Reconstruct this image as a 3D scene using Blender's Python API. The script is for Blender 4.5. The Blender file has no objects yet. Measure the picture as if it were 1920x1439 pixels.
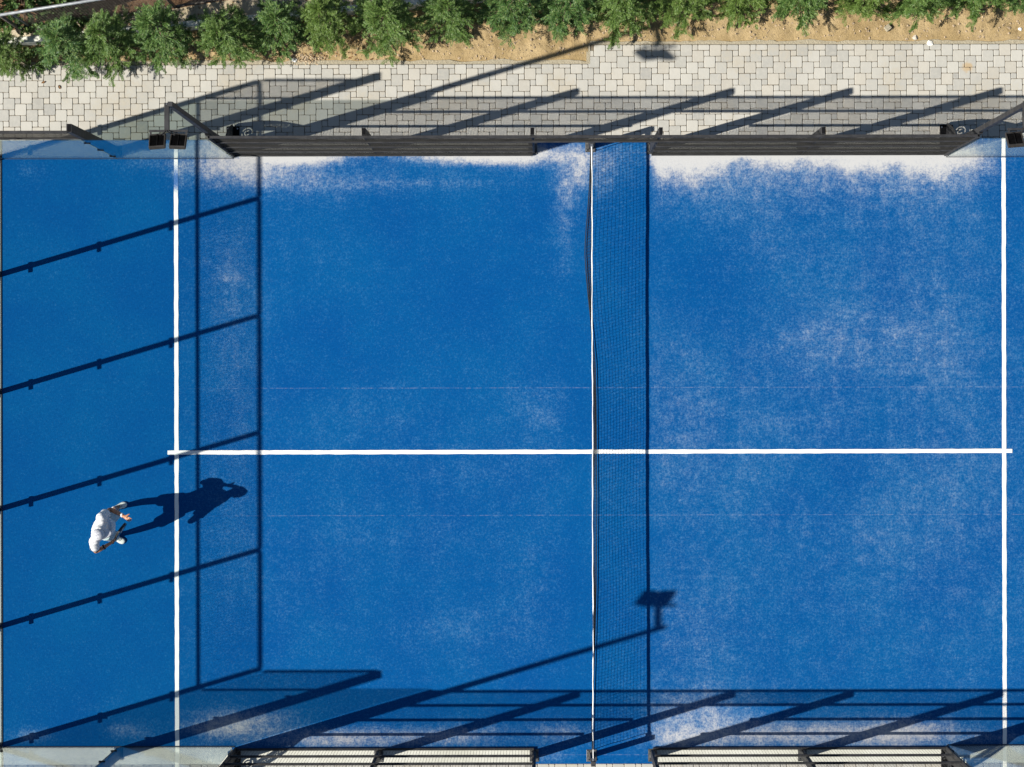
import bpy, bmesh, math, random
import numpy as np
from mathutils import Vector, Matrix, noise

random.seed(7)
RNG = np.random.default_rng(7)
SC = bpy.context.scene
COL = SC.collection

# ------------------------------------------------------------------ camera, sun, sky, exposure
CAMX, CAMY, CAMZ = -0.847, 1.281, 38.7
PXM = 111.6                      # photo pixels per metre on the court
F = CAMZ * PXM

cam_d = bpy.data.cameras.new("camera")
cam = bpy.data.objects.new("camera", cam_d)
COL.objects.link(cam)
cam.location = (CAMX, CAMY, CAMZ)
cam.rotation_euler = (0, 0, math.radians(-0.12))
cam_d.sensor_width = 36
cam_d.lens = 36 * F / 1920
cam_d.shift_x = -52 / 1920
cam_d.shift_y = -15 / 1920
cam_d.clip_start = 0.5
cam_d.clip_end = 2000
SC.camera = cam

LIGHT = Vector((1.096, 0.323, -1.0))           # direction in which the sunlight travels
w = bpy.data.worlds.new("World")
SC.world = w
w.use_nodes = True
wn = w.node_tree
sky = wn.nodes.new("ShaderNodeTexSky")
sky.sky_type = 'NISHITA'
sky.sun_disc = False
sky.sun_elevation = math.radians(41.2)
sky.sun_rotation = math.atan2(-LIGHT.x, -LIGHT.y)
sky.air_density = 1.0
sky.dust_density = 0.6
sky.ozone_density = 1.8
bg = wn.nodes["Background"]
bg.inputs["Strength"].default_value = 0.05
wn.links.new(sky.outputs[0], bg.inputs[0])

sun_d = bpy.data.lights.new("sun", 'SUN')
sun_d.energy = 5.0
sun_d.angle = math.radians(0.5)
sun_d.color = (1.0, 0.955, 0.87)
sun = bpy.data.objects.new("sun", sun_d)
COL.objects.link(sun)
sun.rotation_euler = LIGHT.to_track_quat('-Z', 'Y').to_euler()
sun.location = (-30, -10, 40)

SC.view_settings.view_transform = 'Standard'
SC.view_settings.look = 'None'
SC.view_settings.exposure = 0.66
SC.view_settings.gamma = 1
SC.view_settings.use_curve_mapping = False
SC.cycles.max_bounces = 8
SC.cycles.transparent_max_bounces = 16
SC.cycles.caustics_reflective = False
SC.cycles.caustics_refractive = False
SC.cycles.sample_clamp_indirect = 4.0


def G(px, py, z=0.0):
    """ground plan measurement: photo pixel -> metres, for a point at height z"""
    k = (CAMZ - z) / CAMZ
    gx, gy = (px - 1106.5) / PXM, (848 - py) / PXM
    return CAMX + (gx - CAMX) * k, CAMY + (gy - CAMY) * k


# ------------------------------------------------------------------ materials
def new_mat(name):
    m = bpy.data.materials.new(name)
    m.use_nodes = True
    nt = m.node_tree
    for n in list(nt.nodes):
        nt.nodes.remove(n)
    out = nt.nodes.new("ShaderNodeOutputMaterial")
    return m, nt, out


class NT:
    """small node helper"""
    def __init__(s, name):
        s.m, s.t, s.out = new_mat(name)

    def n(s, kind, **kw):
        nd = s.t.nodes.new(kind)
        for k, v in kw.items():
            setattr(nd, k, v)
        return nd

    def set(s, sock, v):
        if hasattr(v, "is_linked") or isinstance(v, bpy.types.NodeSocket):
            s.t.links.new(v, sock)
        else:
            sock.default_value = v

    def math(s, op, a, b=0.0, c=None, clamp=False):
        nd = s.n("ShaderNodeMath", operation=op, use_clamp=clamp)
        s.set(nd.inputs[0], a)
        s.set(nd.inputs[1], b)
        if c is not None:
            s.set(nd.inputs[2], c)
        return nd.outputs[0]

    def noise(s, vec, scale, detail=3.0, rough=0.55, dist=0.0):
        nd = s.n("ShaderNodeTexNoise")
        s.set(nd.inputs["Vector"], vec)
        nd.inputs["Scale"].default_value = scale
        nd.inputs["Detail"].default_value = detail
        nd.inputs["Roughness"].default_value = rough
        nd.inputs["Distortion"].default_value = dist
        return nd.outputs[0]

    def pos(s, scale=(1, 1, 1), rot=(0, 0, 0), kind="Object"):
        tc = s.n("ShaderNodeTexCoord")
        mp = s.n("ShaderNodeMapping")
        mp.inputs["Scale"].default_value = scale
        mp.inputs["Rotation"].default_value = rot
        s.t.links.new(tc.outputs[kind], mp.inputs[0])
        return mp.outputs[0]

    def ramp(s, fac, a, b, x0=0.0, x1=1.0, smooth=True):
        nd = s.n("ShaderNodeMapRange", interpolation_type='SMOOTHSTEP' if smooth else 'LINEAR')
        s.set(nd.inputs[0], fac)
        nd.inputs[1].default_value = x0
        nd.inputs[2].default_value = x1
        nd.inputs[3].default_value = a
        nd.inputs[4].default_value = b
        return nd.outputs[0]

    def mix(s, fac, a, b, blend='MIX'):
        nd = s.n("ShaderNodeMix", data_type='RGBA', blend_type=blend)
        s.set(nd.inputs[0], fac)
        for sock, v in ((nd.inputs[6], a), (nd.inputs[7], b)):
            if isinstance(v, (tuple, list)):
                sock.default_value = (*v[:3], 1)
            else:
                s.t.links.new(v, sock)
        return nd.outputs[2]

    def attr(s, name):
        nd = s.n("ShaderNodeAttribute", attribute_name=name)
        return nd.outputs["Fac"]

    def rand(s):
        """one random number per object and per loose piece of a joined object"""
        oi = s.n("ShaderNodeObjectInfo").outputs["Random"]
        ge = s.n("ShaderNodeNewGeometry").outputs["Random Per Island"]
        return s.math('FRACT', s.math('ADD', s.math('MULTIPLY', oi, 7.31), ge))

    def bsdf(s, color, rough=0.6, metal=0.0, spec=0.5, bump=None, bump_s=0.3, bump_d=0.01):
        b = s.n("ShaderNodeBsdfPrincipled")
        if isinstance(color, (tuple, list)):
            b.inputs["Base Color"].default_value = (*color[:3], 1)
        else:
            s.t.links.new(color, b.inputs["Base Color"])
        s.set(b.inputs["Roughness"], rough)
        b.inputs["Metallic"].default_value = metal
        b.inputs["Specular IOR Level"].default_value = spec
        if bump is not None:
            bn = s.n("ShaderNodeBump")
            bn.inputs["Strength"].default_value = bump_s
            bn.inputs["Distance"].default_value = bump_d
            s.t.links.new(bump, bn.inputs["Height"])
            s.t.links.new(bn.outputs[0], b.inputs["Normal"])
        s.t.links.new(b.outputs[0], s.out.inputs[0])
        return b


def simple(name, color, rough=0.6, metal=0.0, var=0.12, scale=20.0, spec=0.5):
    t = NT(name)
    v = t.noise(t.pos(), scale, 4)
    c2 = tuple(c * (1 - 2 * var) for c in color)
    c1 = tuple(min(1, c * (1 + 2 * var)) for c in color)
    t.bsdf(t.mix(t.ramp(v, 0, 1, 0.3, 0.7), c2, c1), rough, metal, spec)
    return t.m


M = {}
M['steel'] = simple("dark_coated_steel", (0.030, 0.030, 0.032), 0.6, 0.0, 0.15, 9, 0.22)
M['wire'] = simple("mesh_wire", (0.024, 0.023, 0.021), 0.5, 0.0, 0.15, 5, 0.3)
M['black'] = simple("black_metal", (0.008, 0.008, 0.009), 0.9, 0.0, 0.15, 9, 0.05)
M['lamp_rim'] = simple("lamp_housing_metal", (0.020, 0.018, 0.017), 0.6, 0.0, 0.15, 20)
M['plate'] = simple("galvanised_plate", (0.12, 0.12, 0.115), 0.45, 0.6, 0.25, 25)
M['bolt'] = simple("bright_bolt", (0.5, 0.5, 0.48), 0.3, 0.9, 0.1, 30)
M['lens'] = simple("lamp_lens", (0.5, 0.5, 0.47), 0.2, 0.0, 0.05, 20)
M['net'] = simple("net_cord", (0.012, 0.013, 0.013), 0.8, 0.0, 0.1, 30)
M['tape'] = simple("white_net_tape", (0.8, 0.79, 0.76), 0.7, 0.0, 0.06, 15)
M['pipe'] = simple("galvanised_pipe", (0.20, 0.215, 0.23), 0.45, 0.2, 0.12, 12)
M['rust'] = simple("weathered_steel", (0.10, 0.085, 0.07), 0.7, 0.1, 0.3, 14)
M['white_paint'] = simple("white_paint", (0.78, 0.77, 0.72), 0.7, 0, 0.06, 20)
M['seal'] = simple("dark_glass_seal", (0.012, 0.014, 0.02), 0.6, 0, 0.1, 20)


def mat_glass():
    t = NT("tempered_glass")
    geo = t.n("ShaderNodeNewGeometry")
    ior = t.ramp(geo.outputs["Backfacing"], 1.5, 1 / 1.5, 0, 1, False)
    fr = t.n("ShaderNodeFresnel")
    t.t.links.new(ior, fr.inputs[0])
    tr = t.n("ShaderNodeBsdfTransparent")
    tr.inputs[0].default_value = (0.93, 0.97, 0.955, 1)
    gl = t.n("ShaderNodeBsdfGlossy")
    gl.inputs["Roughness"].default_value = 0.0
    gl.inputs[0].default_value = (0.97, 0.99, 0.985, 1)
    mx = t.n("ShaderNodeMixShader")
    t.t.links.new(fr.outputs[0], mx.inputs[0])
    t.t.links.new(tr.outputs[0], mx.inputs[1])
    t.t.links.new(gl.outputs[0], mx.inputs[2])
    t.t.links.new(mx.outputs[0], t.out.inputs[0])
    return t.m


M['glass'] = mat_glass()


def mat_turf():
    t = NT("blue_sanded_turf")
    p = t.pos()
    wear = t.attr("wear")
    big = t.noise(p, 0.55, 4, 0.6)
    mid = t.noise(p, 3.2, 4, 0.65)
    streak_h = t.noise(t.pos((6, 60, 1)), 1.0, 3, 0.6)
    streak_v = t.noise(t.pos((70, 7, 1)), 1.0, 3, 0.6)
    grain = t.noise(p, 30, 4, 0.85)
    fib = t.noise(t.pos((62, 20, 1)), 1.0, 3, 0.75)
    fib2 = t.noise(t.pos((14, 70, 1)), 1.0, 3, 0.75)
    # amount of sand lying in the pile
    a = t.math('ADD', wear, t.math('MULTIPLY', t.math('SUBTRACT', big, 0.5), 0.26))
    a = t.math('ADD', a, t.math('MULTIPLY', t.math('SUBTRACT', mid, 0.5), 0.40))
    a = t.math('ADD', a, t.math('MULTIPLY', t.math('SUBTRACT', streak_h, 0.5), 0.20))
    a = t.math('ADD', a, t.math('MULTIPLY', t.math('SUBTRACT', streak_v, 0.5), 0.26))
    a = t.math('ADD', a, t.math('MULTIPLY', t.math('SUBTRACT', t.noise(p, 7, 5, 0.7), 0.5), t.math('MULTIPLY', wear, 1.1)))
    # broad brush tracks left by sweeping the pile
    br_v = t.noise(t.pos((4.5, 0.35, 1)), 1.0, 4, 0.65)
    br_h = t.noise(t.pos((0.5, 7.0, 1)), 1.0, 4, 0.65)
    a = t.math('ADD', a, t.math('MULTIPLY', t.math('SUBTRACT', br_v, 0.5), 0.22))
    a = t.math('ADD', a, t.math('MULTIPLY', t.math('SUBTRACT', br_h, 0.5), 0.20))
    g = t.math('MULTIPLY', t.math('SUBTRACT', grain, 0.5), 1.9)
    sand = t.ramp(t.math('ADD', a, g), 0, 1, 0.10, 1.30)
    soft = t.ramp(a, 0, 1, 0.0, 1.0)
    sand = t.math('MULTIPLY', sand, t.math('ADD', 0.42, t.math('MULTIPLY', soft, 0.58)))
    blue = t.mix(t.ramp(big, 0, 1, 0.3, 0.7), (0.0006, 0.061, 0.222), (0.0008, 0.078, 0.238))
    blue = t.mix(t.ramp(fib, 0, 0.65, 0.40, 0.70), blue, (0.0004, 0.041, 0.160))
    blue = t.mix(t.ramp(fib2, 0, 0.45, 0.45, 0.72), blue, (0.002, 0.093, 0.288))
    blue = t.mix(t.math('MULTIPLY', t.ramp(grain, 0, 1, 0.5, 0.8), 0.4), blue, (0.008, 0.145, 0.345))
    sandc = t.mix(t.ramp(a, 0, 1, 0.22, 0.90), (0.13, 0.30, 0.48), (0.45, 0.455, 0.46))
    col = t.mix(sand, blue, sandc)
    # seams of the turf rolls: hairline of loose sand
    sep = t.n("ShaderNodeSeparateXYZ")
    t.t.links.new(t.pos(), sep.inputs[0])
    seam = None
    wob = t.math('MULTIPLY', t.math('SUBTRACT', t.noise(t.pos((1.2, 0, 0)), 1.0, 2), 0.5), 0.02)
    for ys in (1.075, -1.066, 5.02, -5.09):
        d = t.math('ABSOLUTE', t.math('SUBTRACT', t.math('ADD', sep.outputs[1], wob), ys))
        s = t.ramp(d, 1, 0, 0.003, 0.011)
        seam = s if seam is None else t.math('MAXIMUM', seam, s)
    brk = t.ramp(t.noise(t.pos((11, 0.2, 1)), 1.0, 6, 0.8), 0, 1, 0.40, 0.75)
    seam = t.math('MULTIPLY', t.math('MULTIPLY', seam, brk), 0.26)
    seam = t.math('MULTIPLY', seam, t.ramp(sep.outputs[0], 0, 1, -7.2, -4.5))
    col = t.mix(seam, col, (0.50, 0.50, 0.52))
    t.bsdf(col, 0.95, 0, 0.05, grain, 0.3, 0.008)
    return t.m


def mat_line():
    t = NT("white_line_turf")
    p = t.pos()
    g = t.noise(p, 60, 3, 0.7)
    cov = t.attr("cover")
    white = t.mix(t.ramp(g, 0, 1, 0.3, 0.7), (0.70, 0.695, 0.67), (0.84, 0.835, 0.81))
    f = t.ramp(t.math('ADD', cov, t.math('MULTIPLY', t.math('SUBTRACT', g, 0.5), 0.8)), 0, 1, 0.25, 0.75)
    t.bsdf(t.mix(f, white, (0.05, 0.14, 0.36)), 0.85, 0, 0.2, g, 0.3, 0.005)
    return t.m


def mat_paver():
    t = NT("tumbled_concrete_paver")
    r = t.rand()
    p = t.pos((1, 1, 1), kind="Object")
    geo = t.n("ShaderNodeNewGeometry")
    wp = geo.outputs["Position"]
    big = t.noise(wp, 1.1, 3)
    mid = t.noise(wp, 14, 4, 0.65)
    fine = t.noise(wp, 120, 3, 0.7)
    c = t.mix(t.ramp(r, 0, 1, 0.1, 0.75), (0.365, 0.357, 0.325), (0.445, 0.432, 0.390))
    r2 = t.math('FRACT', t.math('MULTIPLY', r, 13.7))
    c = t.mix(t.math('MULTIPLY', t.ramp(r2, 0, 1, 0.55, 1.0), 0.6), c, (0.43, 0.395, 0.33))
    r3 = t.math('FRACT', t.math('MULTIPLY', r, 37.9))
    c = t.mix(t.ramp(r3, 0, 0.6, 0.9, 1.0), c, (0.26, 0.258, 0.244))
    c = t.mix(t.ramp(mid, 0, 0.45, 0.4, 0.75), c, (0.48, 0.46, 0.41))
    c = t.mix(t.ramp(big, 0, 0.35, 0.4, 0.7), c, (0.36, 0.355, 0.33))
    c = t.mix(t.ramp(fine, 0, 0.30, 0.55, 0.8), c, (0.22, 0.21, 0.19))
    dust = t.ramp(t.math('ADD', big, t.math('MULTIPLY', t.math('SUBTRACT', mid, 0.5), 0.5)), 0, 0.45, 0.50, 0.78)
    c = t.mix(dust, c, (0.40, 0.345, 0.25))
    # spilt ochre stain on one paver
    d = t.n("ShaderNodeVectorMath", operation='DISTANCE')
    t.t.links.new(wp, d.inputs[0])
    sx, sy = G(1815, 128)
    d.inputs[1].default_value = (sx, sy, 0)
    st = t.ramp(t.math('ADD', d.outputs["Value"], t.math('MULTIPLY', t.math('SUBTRACT', mid, 0.5), 0.12)), 0.7, 0, 0.05, 0.11)
    c = t.mix(st, c, (0.42, 0.29, 0.14))
    t.bsdf(c, 0.85, 0, 0.25, mid, 0.35, 0.01)
    return t.m


def mat_ground(name, a, b, dark, s=3.0):
    t = NT(name)
    geo = t.n("ShaderNodeNewGeometry")
    wp = geo.outputs["Position"]
    big = t.noise(wp, s * 0.5, 5, 0.65)
    mid = t.noise(wp, s * 5, 5, 0.7)
    fine = t.noise(wp, s * 28, 4, 0.75)
    c = t.mix(t.ramp(big, 0, 1, 0.35, 0.65), a, b)
    c = t.mix(t.ramp(mid, 0, 0.55, 0.5, 0.75), c, dark)
    c = t.mix(t.ramp(fine, 0, 0.7, 0.58, 0.75), c, dark)
    c = t.mix(t.ramp(fine, 0.5, 0, 0.28, 0.42), c, tuple(min(1, x * 1.45) for x in a))
    h = t.math('ADD', mid, t.math('MULTIPLY', fine, 0.6))
    t.bsdf(c, 0.95, 0, 0.1, h, 0.8, 0.03)
    return t.m


def mat_concrete():
    t = NT("pale_concrete")
    geo = t.n("ShaderNodeNewGeometry")
    wp = geo.outputs["Position"]
    big = t.noise(wp, 1.3, 5, 0.6)
    mid = t.noise(wp, 11, 5, 0.7)
    pit = t.noise(wp, 42, 2, 0.5)
    c = t.mix(t.ramp(big, 0, 1, 0.3, 0.7), (0.56, 0.56, 0.48), (0.66, 0.66, 0.59))
    c = t.mix(t.ramp(mid, 0, 0.35, 0.45, 0.75), c, (0.40, 0.39, 0.34))
    c = t.mix(t.ramp(pit, 0, 0.6, 0.72, 0.80), c, (0.22, 0.21, 0.19))
    t.bsdf(c, 0.85, 0, 0.25, mid, 0.25, 0.01)
    return t.m


def mat_leaf(name, dark, mid_, light):
    t = NT(name)
    r = t.n("ShaderNodeNewGeometry").outputs["Random Per Island"]
    o = t.n("ShaderNodeObjectInfo").outputs["Random"]
    c = t.mix(t.ramp(r, 0, 1, 0.0, 0.7), dark, mid_)
    c = t.mix(t.ramp(r, 0, 1, 0.62, 1.0), c, light)
    c = t.mix(t.math('MULTIPLY', o, 0.5), c, (mid_[0] * 1.8, mid_[1] * 1.2, mid_[2] * 0.8))
    d = t.n("ShaderNodeBsdfPrincipled")
    t.t.links.new(c, d.inputs["Base Color"])
    d.inputs["Roughness"].default_value = 0.5
    d.inputs["Specular IOR Level"].default_value = 0.35
    tl = t.n("ShaderNodeBsdfTranslucent")
    t.t.links.new(t.mix(0.5, c, (0.16, 0.22, 0.02)), tl.inputs[0])
    mx = t.n("ShaderNodeMixShader")
    mx.inputs[0].default_value = 0.22
    t.t.links.new(d.outputs[0], mx.inputs[1])
    t.t.links.new(tl.outputs[0], mx.inputs[2])
    t.t.links.new(mx.outputs[0], t.out.inputs[0])
    return t.m


M['turf'] = mat_turf()
M['line'] = mat_line()
M['paver'] = mat_paver()
M['concrete'] = mat_concrete()
M['soil'] = mat_ground("sandy_soil", (0.34, 0.245, 0.12), (0.44, 0.33, 0.18), (0.17, 0.11, 0.05))
M['bed'] = mat_ground("jointing_sand", (0.18, 0.15, 0.11), (0.24, 0.20, 0.15), (0.08, 0.06, 0.042), 6)
M['litter'] = mat_ground("leaf_litter", (0.17, 0.10, 0.055), (0.23, 0.14, 0.08), (0.06, 0.035, 0.02), 4)
M['terrace'] = mat_ground("pale_terrace_soil", (0.46, 0.385, 0.26), (0.52, 0.45, 0.33), (0.24, 0.17, 0.10), 3)
M['edging'] = mat_ground("sanded_mortar_edge", (0.40, 0.355, 0.26), (0.44, 0.39, 0.29), (0.30, 0.23, 0.13), 5)
M['leaf'] = mat_leaf("evergreen_foliage", (0.028, 0.076, 0.024), (0.080, 0.175, 0.038), (0.19, 0.26, 0.08))
M['leaf2'] = mat_leaf("broad_leaf_foliage", (0.022, 0.055, 0.018), (0.055, 0.125, 0.028), (0.14, 0.20, 0.065))
M['bark'] = simple("bark", (0.13, 0.09, 0.06), 0.9, 0, 0.25, 30)
M['stone'] = simple("pale_stone", (0.46, 0.41, 0.34), 0.9, 0, 0.2, 18)
M['pebble'] = simple("soil_pebble", (0.34, 0.26, 0.17), 0.9, 0, 0.3, 40)
M['dryleaf'] = simple("dry_leaf", (0.17, 0.085, 0.03), 0.8, 0, 0.3, 40)
M['skin'] = simple("tanned_skin", (0.46, 0.22, 0.12), 0.5, 0, 0.06, 30)
M['shirt'] = simple("white_cotton", (0.74, 0.745, 0.755), 0.85, 0, 0.03, 40, 0.2)
M['shorts'] = simple("pale_grey_shorts", (0.42, 0.50, 0.52), 0.85, 0, 0.05, 40, 0.2)
M['cap'] = simple("white_cap", (0.66, 0.66, 0.70), 0.8, 0, 0.03, 40, 0.2)
M['shoe'] = simple("white_shoe", (0.74, 0.75, 0.70), 0.6, 0, 0.05, 40)
M['sole'] = simple("shoe_sole", (0.30, 0.32, 0.30), 0.7, 0, 0.05, 40)
M['racket'] = simple("black_carbon", (0.013, 0.014, 0.016), 0.35, 0, 0.1, 40)
M['hair'] = simple("dark_hair", (0.02, 0.014, 0.01), 0.6, 0, 0.2, 60)
M['band'] = simple("dark_wristband", (0.02, 0.015, 0.02), 0.7, 0, 0.1, 40)


# ------------------------------------------------------------------ geometry helpers
class MB:
    def __init__(s):
        s.v, s.f = [], []

    def box(s, x0, x1, y0, y1, z0, z1):
        b = len(s.v)
        s.v += [(x0, y0, z0), (x1, y0, z0), (x1, y1, z0), (x0, y1, z0),
                (x0, y0, z1), (x1, y0, z1), (x1, y1, z1), (x0, y1, z1)]
        s.f += [tuple(b + i for i in q) for q in
                ((0, 3, 2, 1), (4, 5, 6, 7), (0, 1, 5, 4), (1, 2, 6, 5), (2, 3, 7, 6), (3, 0, 4, 7))]
        return s

    def frustum(s, x, y, z0, z1, a0, b0, a1, b1, dx=0, dy=0):
        """tapered box: half sizes a,b at the foot and at the top; top offset dx,dy"""
        b = len(s.v)
        s.v += [(x - a0, y - b0, z0), (x + a0, y - b0, z0), (x + a0, y + b0, z0), (x - a0, y + b0, z0),
                (x + dx - a1, y + dy - b1, z1), (x + dx + a1, y + dy - b1, z1),
                (x + dx + a1, y + dy + b1, z1), (x + dx - a1, y + dy + b1, z1)]
        s.f += [tuple(b + i for i in q) for q in
                ((0, 3, 2, 1), (4, 5, 6, 7), (0, 1, 5, 4), (1, 2, 6, 5), (2, 3, 7, 6), (3, 0, 4, 7))]
        return s

    def tube(s, pts, r, n=6, caps=True):
        pts = [Vector(p) for p in pts]
        rs = r if isinstance(r, (list, tuple)) else [r] * len(pts)
        rings = []
        for i, p in enumerate(pts):
            d = (pts[min(i + 1, len(pts) - 1)] - pts[max(i - 1, 0)])
            if d.length < 1e-9:
                d = Vector((0, 0, 1))
            d.normalize()
            u = d.cross(Vector((0.31, 0.17, 0.93) if abs(d.z) < 0.9 else (0.93, 0.3, 0.1))).normalized()
            v = d.cross(u)
            ring = []
            for k in range(n):
                a = 2 * math.pi * k / n
                ring.append(len(s.v))
                s.v.append(tuple(p + (u * math.cos(a) + v * math.sin(a)) * rs[i]))
            rings.append(ring)
        for a, b in zip(rings, rings[1:]):
            for k in range(n):
                s.f.append((a[k], a[(k + 1) % n], b[(k + 1) % n], b[k]))
        if caps:
            s.f.append(tuple(reversed(rings[0])))
            s.f.append(tuple(rings[-1]))
        return s

    def rock(s, x, y, z, r, seed=0, flat=0.7):
        bm = bmesh.new()
        bmesh.ops.create_icosphere(bm, subdivisions=1, radius=r)
        rr = random.Random(seed)
        o = Vector((rr.random() * 50, rr.random() * 50, 0))
        b = len(s.v)
        for v in bm.verts:
            k = 1 + 0.6 * noise.noise(v.co / r * 0.9 + o)
            s.v.append((x + v.co.x * k, y + v.co.y * k, z + v.co.z * k * flat))
        bm.verts.index_update()
        for f in bm.faces:
            s.f.append(tuple(b + v.index for v in f.verts))
        bm.free()
        return s

    def mesh(s, name, mat=None, smooth=False):
        me = bpy.data.meshes.new(name)
        me.from_pydata(s.v, [], s.f)
        me.update()
        if mat:
            me.materials.append(mat)
        if smooth:
            me.polygons.foreach_set("use_smooth", [True] * len(me.polygons))
        return me

    def build(s, name, mat, parent=None, smooth=False, kind=None, bevel=0.0):
        return put(name, s.mesh(name, mat, smooth), parent, kind, bevel)


def put(name, me, parent=None, kind=None, bevel=0.0):
    o = bpy.data.objects.new(name, me)
    COL.objects.link(o)
    if parent is not None:
        o.parent = parent
    if kind:
        o["kind"] = kind
    if bevel:
        b = o.modifiers.new("bevel", 'BEVEL')
        b.width = bevel
        b.segments = 2
        b.limit_method = 'ANGLE'
    return o


def tag(o, label, cat, group=None):
    o["label"] = label
    o["category"] = cat
    if group:
        o["group"] = group
    return o


def thing(name, label, cat, loc=(0, 0, 0), rz=0.0, group=None, scale=(1, 1, 1)):
    e = bpy.data.objects.new(name, None)
    e.empty_display_size = 0.2
    COL.objects.link(e)
    e.location = loc
    e.rotation_euler = (0, 0, rz)
    e.scale = scale
    return tag(e, label, cat, group)


def part(name, me, parent, loc=(0, 0, 0), rot=(0, 0, 0), bevel=0.0, kind=None):
    o = put(name, me, parent, kind, bevel)
    o.location = loc
    o.rotation_euler = rot
    return o


def copy_tree(o, parent=None):
    c = o.copy()
    COL.objects.link(c)
    c.parent = parent
    for ch in list(o.children):
        copy_tree(ch, c)
    return c


# ------------------------------------------------------------------ the setting: ground
YG = 4.935          # plane of the side glass
XG = -9.885         # plane of the back glass
YF = 4.99           # plane of the mesh fences
YK = 5.24           # outer edge of the concrete kerb
ZT = 0.012          # top of turf and kerb

MB().box(-250, 250, -250, 250, -0.4, -0.12).build("ground", M['soil'], kind="structure")


def grid(x0, x1, y0, y1, step, zf):
    nx, ny = int(round((x1 - x0) / step)) + 1, int(round((y1 - y0) / step)) + 1
    xs, ys = np.linspace(x0, x1, nx), np.linspace(y0, y1, ny)
    m = MB()
    for y in ys:
        for x in xs:
            m.v.append((float(x), float(y), zf(float(x), float(y))))
    for j in range(ny - 1):
        for i in range(nx - 1):
            a = j * nx + i
            m.f.append((a, a + 1, a + nx + 1, a + nx))
    return m


def wear_at(x, y):
    """sand cover of the turf, as worn and swept on the real court"""
    px, py = 1106.5 + x * PXM, 848 - y * PXM
    wv = np.full_like(px, 0.165)

    def g(cx, cy, sx, sy, a):
        return a * np.exp(-((px - cx) / sx) ** 2 - ((py - cy) / sy) ** 2)

    for b in ((560, 288, 85, 19, 1.45), (905, 289, 130, 19, 1.35), (985, 292, 40, 26, 0.4), (700, 284, 90, 8, 0.4), (420, 318, 75, 36, 0.36),
              (350, 305, 60, 24, 0.26), (460, 300, 60, 24, 0.40), (520, 325, 80, 26, 0.26), (620, 340, 160, 40, 0.22),
              (250, 305, 60, 18, 0.28), (60, 320, 30, 20, 0.25),
              (1068, 330, 30, 70, 0.38), (1090, 312, 16, 34, 0.42), (1056, 450, 26, 90, 0.20), (1150, 300, 60, 50, 0.26), (1130, 340, 24, 60, 0.2),
              (760, 345, 300, 14, 0.16),
              (430, 500, 60, 90, 0.22), (450, 660, 50, 120, 0.16), (440, 900, 60, 200, 0.14), (900, 520, 150, 150, -0.05), (700, 640, 160, 200, -0.03),
              (1010, 770, 60, 60, 0.20), (900, 880, 220, 50, 0.14), (800, 1000, 220, 60, 0.10), (700, 780, 150, 60, 0.1),
              (560, 1090, 140, 120, 0.08), (1000, 1130, 70, 120, 0.12), (150, 1330, 120, 50, 0.10), (860, 1180, 120, 50, 0.16),
              (1300, 1190, 90, 110, 0.15), (1480, 760, 220, 190, 0.09), (1700, 500, 160, 110, 0.11), (1800, 900, 110, 300, 0.09),
              (1650, 1010, 220, 150, 0.06), (1270, 800, 70, 140, 0.14), (1420, 470, 90, 60, 0.12), (1560, 640, 120, 60, 0.16),
              (1330, 500, 110, 90, -0.10), (1540, 900, 90, 60, -0.08), (1750, 650, 100, 80, 0.12),
              (60, 1378, 50, 16, 0.5), (240, 1372, 50, 20, 0.42), (420, 1362, 80, 30, 0.62), (500, 1345, 60, 20, 0.25),
              (640, 1385, 130, 22, 0.62), (860, 1380, 130, 22, 0.45), (1300, 1335, 110, 40, 0.36), (1500, 1380, 250, 26, 0.52),
              (1700, 1375, 90, 26, 0.45), (1060, 1375, 60, 24, 0.4), (1270, 1390, 60, 20, 0.4), (1030, 1420, 40, 12, 0.3),
              (1880, 1385, 60, 14, 0.25), (1860, 315, 40, 30, 0.25), (330, 330, 18, 26, 0.25)):
        wv += g(*b)
    # the swept sand along the right-hand fence
    inr = 1 / (1 + np.exp(-(px - 1222) / 4)) / (1 + np.exp((px - 1838) / 14))
    depth = 21 + 6 * np.sin(px / 61.0) + 5 * np.sin(px / 23.0 + 1) + 4 * np.sin(px / 9.3) + 14 * np.exp(-((px - 1275) / 60) ** 2) + 16 * np.exp(-((px - 1770) / 70) ** 2)
    wv += inr * 0.92 * np.exp(-np.clip((py - 288) / depth, 0, None) ** 2)
    wv += inr * 0.40 * np.exp(-np.clip((py - 300) / 85, 0, None) ** 2)
    wv += np.where(px > 1222, 0.05, 0) + np.where(px > 1222, 0.05 * np.exp(-((py - 900) / 600) ** 2), 0)
    wv -= 0.08 * np.exp(-((px - 1085) / 22) ** 2) * (py > 520)
    wv -= np.where(px < 330, 0.12, 0)
    return wv


def turf_sheet():
    parts = [(XG, 10.0, -YG, YG), (-0.955, 1.035, YF, YK), (-0.955, 1.035, -YK, -YF), (-6.03, 6.03, YG, YF), (-6.03, 6.03, -YF, -YG)]
    m = MB()
    for x0, x1, y0, y1 in parts:
        gmb = grid(x0, x1, y0, y1, 0.08, lambda x, y: ZT)
        b = len(m.v)
        m.v += gmb.v
        m.f += [tuple(b + i for i in f) for f in gmb.f]
    me = m.mesh("court_turf", M['turf'])
    co = np.array(m.v)
    at = me.attributes.new("wear", 'FLOAT', 'POINT')
    at.data.foreach_set("value", wear_at(co[:, 0], co[:, 1]).astype(np.float32))
    o = put("court_turf", me, None, "structure")
    return o


turf = turf_sheet()
MB().box(XG + 0.001, 10.0, -YG + 0.001, YG - 0.001, -0.11, 0.004).build("court_slab", M['concrete'], kind="structure")


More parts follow.
